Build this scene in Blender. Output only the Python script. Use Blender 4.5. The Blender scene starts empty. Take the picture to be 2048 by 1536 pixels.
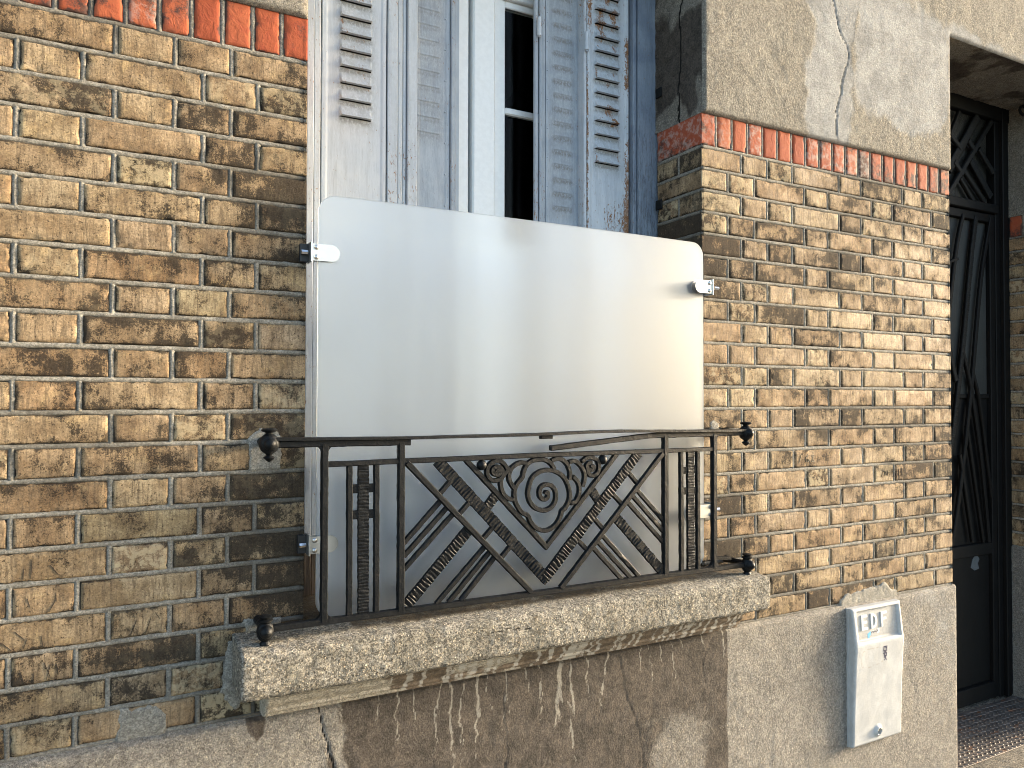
import bpy, bmesh, math
import numpy as np
from mathutils import Matrix, Vector

# ---------------------------------------------------------------- camera, light, exposure
# all lengths below are centimetres: x along the street wall, y into the house, z up from the top brick bed;
# GZ lifts that to metres above the pavement
GZ = 236.0
SUN_EL, SUN_AZ = 10.0, 9.5            # degrees above the horizon / away from the wall plane
sc = bpy.context.scene
yaw, pitch, roll = 0.4889, 0.0189, 0.0020
cam_d = bpy.data.cameras.new("camera")
cam = bpy.data.objects.new("camera", cam_d)
sc.collection.objects.link(cam)
sc.camera = cam
cam_d.sensor_width = 36.0
cam_d.lens = 1504.12 / 2048 * 36
cam_d.clip_start = 0.05
cam_d.clip_end = 2000
_f = Vector((math.sin(yaw) * math.cos(pitch), math.cos(yaw) * math.cos(pitch), math.sin(pitch)))
_r = Vector((math.cos(yaw), -math.sin(yaw), 0))
_u = _r.cross(_f)
_r2 = math.cos(roll) * _r + math.sin(roll) * _u
_u2 = -math.sin(roll) * _r + math.cos(roll) * _u
mw = Matrix((_r2, _u2, -_f)).transposed().to_4x4()
mw.translation = Vector((-0.39619, -1.76723, (GZ - 78.382) / 100))
cam.matrix_world = mw

world = bpy.data.worlds.new("World")
sc.world = world
world.use_nodes = True
wn = world.node_tree
sky = wn.nodes.new('ShaderNodeTexSky')
sky.sky_type = 'NISHITA'
sky.sun_disc = False
sky.sun_elevation = math.radians(SUN_EL)
sky.sun_rotation = math.radians(90 + SUN_AZ)
sky.air_density = 0.8
sky.dust_density = 1.6
sky.ozone_density = 0.6
wn.links.new(sky.outputs[0], wn.nodes['Background'].inputs[0])
wn.nodes['Background'].inputs[1].default_value = 0.15

sun_d = bpy.data.lights.new("sun", 'SUN')
sun_d.energy = 3.3
sun_d.angle = math.radians(10)
sun_d.color = (1.0, 0.84, 0.63)
sun = bpy.data.objects.new("sun", sun_d)
sc.collection.objects.link(sun)
_a, _e = math.radians(SUN_AZ), math.radians(SUN_EL)
sun_dir = Vector((math.cos(_a) * math.cos(_e), -math.sin(_a) * math.cos(_e), math.sin(_e)))
sun.rotation_euler = sun_dir.to_track_quat('Z', 'Y').to_euler()
sun.location = (4, -2, 4)

sc.view_settings.view_transform = 'Standard'
sc.view_settings.look = 'None'
sc.view_settings.gamma = 1.0
sc.view_settings.exposure = 2.22
sc.cycles.pixel_filter_type = 'BLACKMAN_HARRIS'
sc.cycles.filter_width = 0.95
sc.cycles.max_bounces = 8
sc.cycles.transparent_max_bounces = 8

W = 120.64            # window opening width
D0, D1 = 246.39, 346.39   # door opening
P = 6.7906            # brick course

rng = np.random.default_rng(11)

# ---------------------------------------------------------------- noise
def _h(ix, iy, seed):
    ix = ix.astype(np.int64).astype(np.uint64)
    iy = iy.astype(np.int64).astype(np.uint64)
    n = ix * np.uint64(374761393) + iy * np.uint64(668265263) + np.uint64(seed * 2246822519 + 97)
    n = (n ^ (n >> np.uint64(13))) * np.uint64(1274126177)
    n = n & np.uint64(0xffffffff)
    n = n ^ (n >> np.uint64(16))
    return (n & np.uint64(0xffff)).astype(float) / 65535.0

def vn(x, y, seed=1):
    x = np.asarray(x, float) + 5000.0
    y = np.asarray(y, float) + 5000.0
    x, y = np.broadcast_arrays(x, y)
    ix, iy = np.floor(x), np.floor(y)
    fx, fy = x - ix, y - iy
    fx = fx * fx * (3 - 2 * fx)
    fy = fy * fy * (3 - 2 * fy)
    a, b = _h(ix, iy, seed), _h(ix + 1, iy, seed)
    c, d = _h(ix, iy + 1, seed), _h(ix + 1, iy + 1, seed)
    return (a * (1 - fx) + b * fx) * (1 - fy) + (c * (1 - fx) + d * fx) * fy

def fbm(x, y, seed=1, o=4):
    s, a, t, k = 0, 0.5, 0, 1.0
    for i in range(o):
        s = s + a * vn(np.asarray(x) * k, np.asarray(y) * k, seed + i * 17)
        t += a
        a *= 0.5
        k *= 2.03
    return s / t

def sstep(a, b, x):
    t = np.clip((x - a) / (b - a), 0, 1)
    return t * t * (3 - 2 * t)

# ---------------------------------------------------------------- mesh helpers
col = sc.collection
WL = {}

def thing(name, loc, label=None, cat=None, group=None, kind=None):
    o = bpy.data.objects.new(name, None)
    o.empty_display_size = 0.1
    col.objects.link(o)
    o.location = (loc[0] / 100, loc[1] / 100, (loc[2] + GZ) / 100)
    WL[o] = np.array(loc, float)
    for k, v in (('label', label), ('category', cat), ('group', group), ('kind', kind)):
        if v:
            o[k] = v
    return o

def tag(o, label=None, cat=None, group=None, kind=None):
    for k, v in (('label', label), ('category', cat), ('group', group), ('kind', kind)):
        if v:
            o[k] = v
    return o

class Acc:
    """collects vertices, faces and a 4-channel paint attribute, in cm"""
    def __init__(s):
        s.V, s.F, s.A, s.n = [], [], [], 0
    def add(s, V, F, A=None):
        V = np.asarray(V, float).reshape(-1, 3)
        if A is None:
            A = np.zeros((len(V), 4))
        A = np.broadcast_to(np.asarray(A, float), (len(V), 4))
        for f in F:
            f = np.asarray(f, int)
            if f.size:
                s.F.append(f + s.n)
        s.V.append(V)
        s.A.append(A)
        s.n += len(V)
    def build(s, name, mat, parent=None, smooth=True, label=None, sharp=None):
        V = np.concatenate(s.V)
        A = np.concatenate(s.A)
        base = WL.get(parent, np.array([0, 0, -GZ]) if parent is None else None)
        if base is None:
            base = np.zeros(3)
        Vm = (V - base) / 100.0
        me = bpy.data.meshes.new(name)
        me.vertices.add(len(Vm))
        me.vertices.foreach_set('co', Vm.ravel())
        tot = np.concatenate([np.full(len(f), f.shape[1]) for f in s.F])
        idx = np.concatenate([f.ravel() for f in s.F])
        me.loops.add(len(idx))
        me.loops.foreach_set('vertex_index', idx)
        me.polygons.add(len(tot))
        st = np.concatenate([[0], np.cumsum(tot)[:-1]])
        me.polygons.foreach_set('loop_start', st)
        try:
            me.polygons.foreach_set('loop_total', tot)
        except Exception:
            pass
        at = me.color_attributes.new('pt', 'FLOAT_COLOR', 'POINT')
        at.data.foreach_set('color', A.ravel())
        me.update(calc_edges=True)
        me.validate()
        me.polygons.foreach_set('use_smooth', [smooth] * len(me.polygons))
        if sharp is not None and smooth:
            me.set_sharp_from_angle(angle=math.radians(sharp))
        me.materials.append(mat)
        o = bpy.data.objects.new(name, me)
        col.objects.link(o)
        if parent is not None:
            o.parent = parent
            WL[o] = base
        else:
            WL[o] = np.array([0, 0, -GZ], float)
        if label:
            o['label'] = label
        return o

def gridF(nu, nv, flip=False, off=0, keep=None):
    i = np.arange(nu - 1)[:, None]
    j = np.arange(nv - 1)[None, :]
    a = (i * nv + j)
    q = np.stack([a, a + nv, a + nv + 1, a + 1], -1)
    if keep is not None:
        q = q[keep]
    q = q.reshape(-1, 4)
    if flip:
        q = q[:, ::-1]
    return q + off

def hull(acc, pts, A=None):
    bm = bmesh.new()
    vs = [bm.verts.new(tuple(p)) for p in pts]
    bmesh.ops.convex_hull(bm, input=vs)
    bmesh.ops.dissolve_limit(bm, angle_limit=0.01, verts=bm.verts, edges=bm.edges)
    bm.verts.ensure_lookup_table()
    for k, v in enumerate(bm.verts):
        v.index = k
    V = [tuple(v.co) for v in bm.verts]
    by = {}
    for f in bm.faces:
        by.setdefault(len(f.verts), []).append([v.index for v in f.verts])
    acc.add(V, [np.array(x) for x in by.values()], A)
    bm.free()

def obox(acc, c, ax, ay, az, hx, hy, hz, b=0.08, A=None):
    """chamfered box, centre c, unit axes, half sizes"""
    c = np.array(c, float)
    b = min(b, hx * .45, hy * .45, hz * .45)
    pts = []
    for sx in (-1, 1):
        for sy in (-1, 1):
            for sz in (-1, 1):
                for k in range(3):
                    e = [hx, hy, hz]
                    for m in range(3):
                        if m != k:
                            e[m] -= b
                    pts.append(c + sx * e[0] * np.array(ax) + sy * e[1] * np.array(ay) + sz * e[2] * np.array(az))
    hull(acc, pts, A)

X_, Y_, Z_ = (1, 0, 0), (0, 1, 0), (0, 0, 1)

def box(acc, x0, x1, y0, y1, z0, z1, b=0.08, A=None):
    obox(acc, ((x0 + x1) / 2, (y0 + y1) / 2, (z0 + z1) / 2), X_, Y_, Z_, abs(x1 - x0) / 2, abs(y1 - y0) / 2, abs(z1 - z0) / 2, b, A)

def one_box(name, mat, parent, *a, b=0.08, label=None):
    s = Acc()
    box(s, *a, b=b)
    return s.build(name, mat, parent, smooth=False, label=label)

def bar(acc, p0, p1, w, y, d, b=0.12, A=None):
    """flat bar in a plane y = const, from p0 to p1 (x,z), width w, depth d"""
    p0, p1 = np.array(p0, float), np.array(p1, float)
    t = p1 - p0
    L = np.hypot(*t)
    t /= L
    c = (p0 + p1) / 2
    obox(acc, (c[0], y, c[1]), (t[0], 0, t[1]), Y_, (-t[1], 0, t[0]), L / 2, d / 2, w / 2, b, A)

def wavybar(acc, p0, p1, w, y, d, seed=0, amp=0.07):
    """hand-forged bar: rounded section with small irregularities"""
    p0, p1 = np.array(p0, float), np.array(p1, float)
    L = np.hypot(*(p1 - p0))
    n = max(3, int(L / 1.0))
    pts = [p0 + (p1 - p0) * k / n for k in range(n + 1)]
    sweep(acc, pts, w, y, d, smooth=False, seed=seed, amp=amp)

def catmull(pts, n=6):
    pts = [np.array(p, float) for p in pts]
    P_ = [2 * pts[0] - pts[1]] + pts + [2 * pts[-1] - pts[-2]]
    out = []
    for i in range(1, len(P_) - 2):
        a, b, c, d = P_[i - 1:i + 3]
        for k in range(n):
            t = k / n
            out.append(0.5 * ((2 * b) + (-a + c) * t + (2 * a - 5 * b + 4 * c - d) * t * t + (-a + 3 * b - 3 * c + d) * t ** 3))
    out.append(pts[-1])
    return out

def sweep(acc, pts, w, y, d, smooth=True, seed=0, amp=0.05, taper=None):
    pts = np.array(catmull(pts) if smooth else pts, float)
    n = len(pts)
    T = np.gradient(pts, axis=0)
    T /= np.linalg.norm(T, axis=1)[:, None] + 1e-9
    N = np.stack([-T[:, 1], T[:, 0]], -1)
    cx = np.array([-1, -.72, .72, 1, 1, .72, -.72, -1]) * .5
    cy = np.array([-.62, -1, -1, -.62, .62, 1, 1, .62]) * .5
    m = 8
    k = np.arange(n)
    ws = np.full(n, w * (1.26 if w < 1.4 and w > .5 else 1), float) if np.isscalar(w) else np.array(w, float)
    if taper is not None:
        ws = ws * np.interp(np.linspace(0, 1, n), taper[0], taper[1])
    nz = (vn(k[:, None] * .9 + seed * 3.1, np.arange(m)[None, :] * .7, seed) - .5) * 2 * amp
    V = np.zeros((n, m, 3))
    off = cx[None, :] * ws[:, None] * (1 + 0) + nz * np.sign(cx)[None, :]
    V[..., 0] = pts[:, 0:1] + N[:, 0:1] * off
    V[..., 2] = pts[:, 1:2] + N[:, 1:2] * off
    V[..., 1] = y + cy[None, :] * d + nz * .6
    i = np.arange(n - 1)[:, None]
    j = np.arange(m)[None, :]
    q = np.stack([i * m + j, i * m + (j + 1) % m, (i + 1) * m + (j + 1) % m, (i + 1) * m + j], -1).reshape(-1, 4)
    acc.add(V.reshape(-1, 3), [q, np.array([list(range(m))[::-1]]), np.array([[(n - 1) * m + t for t in range(m)]])])

def lathe(acc, c, prof, axis='z', n=20, A=None, sq=None):
    """prof: list of (radius, height); axis z (up) or y (towards the house)"""
    th = np.linspace(0, 2 * math.pi, n, endpoint=False)
    pr = np.array(prof, float)
    r = pr[:, 0][:, None]
    x = r * np.cos(th)[None, :]
    y = r * np.sin(th)[None, :]
    h = np.broadcast_to(pr[:, 1][:, None], x.shape)
    if axis == 'z':
        V = np.stack([c[0] + x, c[1] + y, c[2] + h], -1)
    elif axis == 'y':
        V = np.stack([c[0] + x, c[1] + h, c[2] + y], -1)
    else:
        V = np.stack([c[0] + h, c[1] + x, c[2] + y], -1)
    m = len(pr)
    i = np.arange(m - 1)[:, None]
    j = np.arange(n)[None, :]
    q = np.stack([i * n + j, i * n + (j + 1) % n, (i + 1) * n + (j + 1) % n, (i + 1) * n + j], -1).reshape(-1, 4)
    acc.add(V.reshape(-1, 3), [q, np.array([list(range(n))]), np.array([[(m - 1) * n + t for t in range(n)]])], A)

def surf(acc, O, U, Vd, N, us, vs, nfun=None, paint=None, keep=None):
    us, vs = np.asarray(us, float), np.asarray(vs, float)
    u, v = np.meshgrid(us, vs, indexing='ij')
    n = nfun(u, v) if nfun else np.zeros_like(u)
    O, U, Vd, N = (np.array(t, float) for t in (O, U, Vd, N))
    Pn = O + u[..., None] * U + v[..., None] * Vd + n[..., None] * N
    A = paint(u, v) if paint else np.zeros(u.shape + (4,))
    flip = np.dot(np.cross(U, Vd), N) < 0
    acc.add(Pn.reshape(-1, 3), [gridF(len(us), len(vs), flip, keep=keep)], A.reshape(-1, 4))

def prism(acc, poly, y0, y1, A=None):
    """polygon in x,z extruded from y0 (front) to y1"""
    n = len(poly)
    V = [(p[0], y0, p[1]) for p in poly] + [(p[0], y1, p[1]) for p in poly]
    side = np.array([[k, k + n, (k + 1) % n + n, (k + 1) % n] for k in range(n)])
    acc.add(V, [side, np.array([list(range(n))]), np.array([[2 * n - 1 - k for k in range(n)]])], A)

def polydist(px, pz, poly):
    """signed distance (negative inside) to a polygon"""
    poly = np.array(poly, float)
    d = np.full(px.shape, 1e9)
    inside = np.zeros(px.shape, bool)
    n = len(poly)
    for i in range(n):
        a, b = poly[i], poly[(i + 1) % n]
        e = b - a
        t = np.clip(((px - a[0]) * e[0] + (pz - a[1]) * e[1]) / (e @ e), 0, 1)
        d = np.minimum(d, np.hypot(px - a[0] - t * e[0], pz - a[1] - t * e[1]))
        c = ((a[1] > pz) != (b[1] > pz)) & (px < (b[0] - a[0]) * (pz - a[1]) / (b[1] - a[1] + 1e-12) + a[0])
        inside ^= c
    return np.where(inside, -d, d)

def linedist(px, pz, pts):
    d = np.full(px.shape, 1e9)
    for a, b in zip(pts[:-1], pts[1:]):
        a, b = np.array(a, float), np.array(b, float)
        e = b - a
        t = np.clip(((px - a[0]) * e[0] + (pz - a[1]) * e[1]) / (e @ e + 1e-9), 0, 1)
        d = np.minimum(d, np.hypot(px - a[0] - t * e[0], pz - a[1] - t * e[1]))
    return d

def jag(pts, amp, seed, step=1.0):
    """subdivide a polyline and make it wander"""
    r = np.random.default_rng(seed)
    out = []
    for a, b in zip(pts[:-1], pts[1:]):
        a, b = np.array(a, float), np.array(b, float)
        n = max(1, int(np.hypot(*(b - a)) / step))
        for k in range(n):
            p = a + (b - a) * k / n
            out.append(p + (r.normal(0, amp, 2) if k or out else 0))
    out.append(np.array(pts[-1], float))
    return out

# ---------------------------------------------------------------- material helpers
class Mat:
    def __init__(s, name):
        s.m = bpy.data.materials.new(name)
        s.m.use_nodes = True
        s.nt = s.m.node_tree
        s.b = s.nt.nodes['Principled BSDF']
        s.out = s.nt.nodes['Material Output']
        s.tc = s.nt.nodes.new('ShaderNodeTexCoord')
        s.vec = s.tc.outputs['Object']
        s.at = None
    def L(s, a, b):
        if isinstance(a, bpy.types.NodeSocket):
            s.nt.links.new(a, b)
        else:
            if b.type == 'RGBA' and len(a) == 3:
                a = (*a, 1)
            b.default_value = a
    def node(s, t, **k):
        n = s.nt.nodes.new(t)
        for a, b in k.items():
            setattr(n, a, b)
        return n
    def map(s, scale, loc=(0, 0, 0), rot=(0, 0, 0), vec=None):
        n = s.node('ShaderNodeMapping')
        s.L(vec or s.vec, n.inputs[0])
        n.inputs['Scale'].default_value = scale
        n.inputs['Location'].default_value = loc
        n.inputs['Rotation'].default_value = rot
        return n.outputs[0]
    def noise(s, scale, detail=3, rough=.55, dist=0, vec=None):
        n = s.node('ShaderNodeTexNoise')
        s.L(vec or s.vec, n.inputs['Vector'])
        n.inputs['Scale'].default_value = scale
        n.inputs['Detail'].default_value = detail
        n.inputs['Roughness'].default_value = rough
        n.inputs['Distortion'].default_value = dist
        return n.outputs['Fac']
    def vor(s, scale, feature='F1', vec=None, out='Distance', rnd=1.0):
        n = s.node('ShaderNodeTexVoronoi', feature=feature)
        s.L(vec or s.vec, n.inputs['Vector'])
        n.inputs['Scale'].default_value = scale
        n.inputs['Randomness'].default_value = rnd
        return n.outputs[out]
    def cell(s, scale, vec=None):
        sp = s.node('ShaderNodeSeparateColor')
        s.L(s.vor(scale, out='Color', vec=vec), sp.inputs[0])
        return sp.outputs[0]
    def wave(s, scale, dist=0, vec=None, direction='X', det=2):
        n = s.node('ShaderNodeTexWave', bands_direction=direction)
        s.L(vec or s.vec, n.inputs['Vector'])
        n.inputs['Scale'].default_value = scale
        n.inputs['Distortion'].default_value = dist
        n.inputs['Detail'].default_value = det
        return n.outputs['Fac']
    def ramp(s, fac, stops, interp='LINEAR'):
        n = s.node('ShaderNodeValToRGB')
        s.L(fac, n.inputs[0])
        cr = n.color_ramp
        cr.interpolation = interp
        while len(cr.elements) < len(stops):
            cr.elements.new(.5)
        for e, (p, c) in zip(cr.elements, stops):
            e.position = p
            e.color = (*c, 1) if not np.isscalar(c) else (c, c, c, 1)
        return n.outputs[0]
    def mix(s, f, a, b, blend='MIX'):
        n = s.node('ShaderNodeMix', data_type='RGBA', blend_type=blend)
        s.L(f, n.inputs[0])
        s.L(a, n.inputs[6])
        s.L(b, n.inputs[7])
        return n.outputs[2]
    def math(s, op, a, b=0.0, c=0.0, clamp=False):
        n = s.node('ShaderNodeMath', operation=op, use_clamp=clamp)
        for x, i in ((a, 0), (b, 1), (c, 2)):
            if isinstance(x, bpy.types.NodeSocket):
                s.nt.links.new(x, n.inputs[i])
            else:
                n.inputs[i].default_value = x
        return n.outputs[0]
    def step(s, x, lo, hi):
        n = s.node('ShaderNodeMapRange', interpolation_type='SMOOTHSTEP')
        s.L(x, n.inputs[0])
        n.inputs[1].default_value = lo
        n.inputs[2].default_value = hi
        return n.outputs[0]
    def pt(s):
        if s.at is None:
            n = s.node('ShaderNodeAttribute', attribute_name='pt')
            sp = s.node('ShaderNodeSeparateColor')
            s.L(n.outputs['Color'], sp.inputs[0])
            s.at = (sp.outputs[0], sp.outputs[1], sp.outputs[2], n.outputs['Alpha'])
        return s.at
    def offset(s, sock, k=10.0):
        c = s.node('ShaderNodeCombineXYZ')
        v = s.math('MULTIPLY', sock, k)
        for i in range(3):
            s.L(v, c.inputs[i])
        a = s.node('ShaderNodeVectorMath', operation='ADD')
        s.L(s.vec, a.inputs[0])
        s.L(c.outputs[0], a.inputs[1])
        return a.outputs[0]
    def bump(s, h, strength=.5, dist=.002, prev=None):
        n = s.node('ShaderNodeBump')
        n.inputs['Strength'].default_value = strength
        n.inputs['Distance'].default_value = dist
        s.L(h, n.inputs['Height'])
        if prev is not None:
            s.L(prev, n.inputs['Normal'])
        return n.outputs[0]
    def done(s, color, rough=.7, normal=None, metal=0.0, spec=.5, **k):
        s.L(color, s.b.inputs['Base Color'])
        s.L(rough, s.b.inputs['Roughness'])
        s.L(metal, s.b.inputs['Metallic'])
        s.b.inputs['Specular IOR Level'].default_value = spec
        if normal is not None:
            s.L(normal, s.b.inputs['Normal'])
        for a, b in k.items():
            s.b.inputs[a.replace('_', ' ')].default_value = b
        return s.m

def mat_brick(name='glazed_tan_brick'):
    m = Mat(name)
    hue, soot, seed, pale = m.pt()
    v = m.offset(seed, 13.7)
    base = m.ramp(hue, [(0, (.37, .25, .14)), (.25, (.385, .28, .168)), (.5, (.35, .258, .16)), (.7, (.41, .315, .19)), (.85, (.385, .29, .19)), (1, (.365, .30, .18))])
    big = m.noise(14, 5, .62, .4, v)
    base = m.mix(m.step(big, .36, .64), base, m.mix(1.0, base, (.58, .53, .48), 'MULTIPLY'))
    warm = m.noise(26, 4, .65, .3, m.map((1, 1, 1), (3, 1, 7), vec=v))
    base = m.mix(m.math('MULTIPLY', m.step(warm, .54, .68), .45), base, (.50, .37, .19))
    streak = m.noise(1, 5, .75, .2, m.map((170, 170, 16), vec=v))
    base = m.mix(m.math('MULTIPLY', m.step(streak, .46, .62), .72), base, (.13, .095, .06))
    field = m.noise(18, 3, .55, .15, m.map((1, 1, 1.25), (8, 3, 2), vec=v))
    mid = m.noise(90, 4, .75, .1, v)
    grain = m.noise(300, 5, .85, 0, v)
    fine = m.noise(900, 2, .6, 0, v)
    sm = m.math('ADD', m.math('MULTIPLY', field, .95), m.math('MULTIPLY', grain, 1.05))
    sm = m.math('ADD', sm, m.math('MULTIPLY', mid, .45))
    sm = m.math('ADD', sm, m.math('MULTIPLY', soot, .37))
    sm = m.math('ADD', sm, m.math('MULTIPLY', m.math('SUBTRACT', m.noise(1, 4, .7, .1, m.map((60, 60, 14), (5, 5, 1), vec=v)), .5), .55))
    sootm = m.step(sm, 1.40, 1.54)
    haze_ = m.step(sm, 1.10, 1.52)
    base = m.mix(m.math('MULTIPLY', haze_, .35), base, (.13, .10, .07))
    base = m.mix(m.math('MULTIPLY', sootm, .84), base, m.mix(m.step(grain, .42, .6), (.008, .0075, .007), (.026, .023, .020)))
    base = m.mix(1.0, base, m.ramp(m.cell(380, v), [(.1, (.80, .79, .78)), (.9, (1.2, 1.19, 1.17))]), 'MULTIPLY')
    pits = m.math('MULTIPLY', m.step(m.noise(210, 2, .6, 0, v), .64, .69), .85)
    base = m.mix(pits, base, (.05, .035, .022))
    lime = m.math('MULTIPLY', m.math('MULTIPLY', pale, m.step(m.noise(36, 5, .75, .3, v), .46, .56)), .7)
    base = m.mix(lime, base, (.50, .41, .26))
    h = m.math('SUBTRACT', m.math('ADD', m.math('MULTIPLY', grain, .6), m.math('MULTIPLY', mid, .9)), m.math('ADD', m.math('MULTIPLY', pits, .9), m.math('MULTIPLY', sootm, .35)))
    n = m.bump(h, .9, .0034)
    n = m.bump(fine, .3, .0006, n)
    r = m.math('ADD', .66, m.math('MULTIPLY', haze_, .26))
    return m.done(base, r, n, spec=.16)

def mat_red():
    m = Mat('glazed_red_brick')
    hue, soot, seed, pale = m.pt()
    v = m.offset(seed, 9.1)
    base = m.ramp(hue, [(0, (.27, .062, .028)), (.5, (.33, .085, .038)), (1, (.37, .12, .058))])
    base = m.mix(m.math('MULTIPLY', m.step(m.noise(60, 4, .6, .5, v), .45, .7), .5), base, (.26, .05, .028))
    grain = m.noise(300, 3, .7, 0, v)
    sm = m.math('ADD', m.math('ADD', m.math('MULTIPLY', m.noise(30, 5, .7, .2, v), 1.0), m.math('MULTIPLY', grain, .4)), m.math('MULTIPLY', soot, .5))
    base = m.mix(m.math('MULTIPLY', m.step(sm, .98, 1.2), .9), base, (.05, .035, .03))
    base = m.mix(m.math('MULTIPLY', m.math('MULTIPLY', pale, m.step(m.noise(50, 5, .75, .2, v), .45, .6)), .6), base, (.42, .37, .33))
    n = m.bump(m.math('ADD', m.noise(45, 3, .6, 1.0, v), m.math('MULTIPLY', grain, .25)), .6, .003)
    return m.done(base, .78, n, spec=.18)

def mat_mortar():
    m = Mat('grey_mortar')
    gs = m.pt()[0]
    g = m.noise(700, 3, .8)
    c = m.ramp(m.noise(30, 4, .6, .5), [(.25, (.235, .222, .19)), (.5, (.32, .305, .265)), (.75, (.41, .39, .34))])
    c = m.mix(1.0, c, m.ramp(m.cell(330), [(.1, (.72, .72, .72)), (.9, (1.22, 1.21, 1.2))]), 'MULTIPLY')
    c = m.mix(m.math('MULTIPLY', m.step(m.noise(260, 4, .8), .46, .6), .5), c, (.10, .09, .072))
    c = m.mix(m.math('MULTIPLY', m.math('ADD', m.math('MULTIPLY', gs, .9), m.math('MULTIPLY', m.step(m.noise(9, 3, .6, .6), .58, .74), .35), clamp=True), .8), c, (.085, .078, .066))
    return m.done(c, .95, m.bump(m.math('ADD', g, m.noise(220, 4, .8)), 1.0, .0026), spec=.1)

def mat_backing():
    m = Mat('dirty_joint')
    return m.done(m.ramp(m.noise(40, 3), [(.3, (.04, .035, .03)), (.7, (.10, .09, .075))]), .95, spec=.1)

def mat_render(name, base=(.37, .35, .305), dark=(.29, .275, .24), lightp=(.355, .358, .35), grain=1.0, stainc=(.058, .048, .040)):
    m = Mat(name)
    patch, stain, crack, pale = m.pt()
    g1 = m.noise(290, 4, .8, .2)
    g2 = m.noise(560, 2, .7)
    c = m.mix(m.step(m.noise(7, 5, .65, .7), .36, .66), dark, base)
    c = m.mix(m.math('MULTIPLY', m.step(g1, .53, .60), .8), c, (.60, .55, .45))
    c = m.mix(m.math('MULTIPLY', m.step(g2, .51, .60), .75), c, (.10, .088, .072))
    gc = m.cell(250)
    gd = m.cell(120)
    gl = m.math('ADD', m.math('MULTIPLY', gc, .65), m.math('MULTIPLY', gd, .35))
    c = m.mix(1.0, c, m.ramp(gl, [(.1, (.68, .67, .655)), (.5, (.98, .98, .98)), (.85, (1.34, 1.32, 1.28))]), 'MULTIPLY')
    brush = m.noise(1, 4, .65, .1, m.map((24, 24, 120), rot=(0, .7, 0)))
    pc = m.mix(m.step(m.noise(9, 5, .7, .1), .35, .65), lightp, tuple(x * .66 for x in lightp))
    pc = m.mix(m.math('MULTIPLY', m.step(brush, .5, .7), .35), pc, (.30, .29, .27))
    pc = m.mix(1.0, pc, m.ramp(gl, [(.1, (.80, .80, .80)), (.9, (1.18, 1.18, 1.17))]), 'MULTIPLY')
    edge = m.math('ADD', patch, m.math('MULTIPLY', m.math('SUBTRACT', m.noise(22, 5, .75), .5), 1.1))
    pm = m.step(edge, .18, .82)
    c = m.mix(pm, c, pc)
    sedge = m.math('ADD', stain, m.math('MULTIPLY', m.math('SUBTRACT', m.noise(45, 5, .7), .5), .5))
    sm = m.step(sedge, .22, .78)
    sc_ = m.mix(m.step(m.noise(22, 4, .6, .5), .35, .65), stainc, tuple(x * 1.9 for x in stainc))
    sc_ = m.mix(m.math('MULTIPLY', m.step(g1, .52, .64), .30), sc_, (.21, .18, .145))
    sc_ = m.mix(1.0, sc_, m.ramp(gl, [(.1, (.72, .72, .72)), (.9, (1.32, 1.3, 1.28))]), 'MULTIPLY')
    c = m.mix(m.math('MULTIPLY', sm, .88), c, sc_)
    pl = m.step(m.math('ADD', pale, m.math('MULTIPLY', m.math('SUBTRACT', m.noise(130, 4, .8), .5), 1.5)), .34, .66)
    c = m.mix(m.math('MULTIPLY', pl, .8), c, (.43, .405, .35))
    c = m.mix(m.step(crack, .35, .75), c, (.02, .017, .014))
    h = m.math('MULTIPLY', m.math('ADD', m.math('MULTIPLY', gl, .55), m.math('ADD', g1, m.math('MULTIPLY', g2, .45))), m.math('SUBTRACT', 1.0, m.math('MULTIPLY', pm, .62)))
    n = m.bump(h, 1.0 * grain, .011)
    n = m.bump(m.math('MULTIPLY', brush, pm), .35, .003, n)
    return m.done(c, .93, n, spec=.18)

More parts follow.
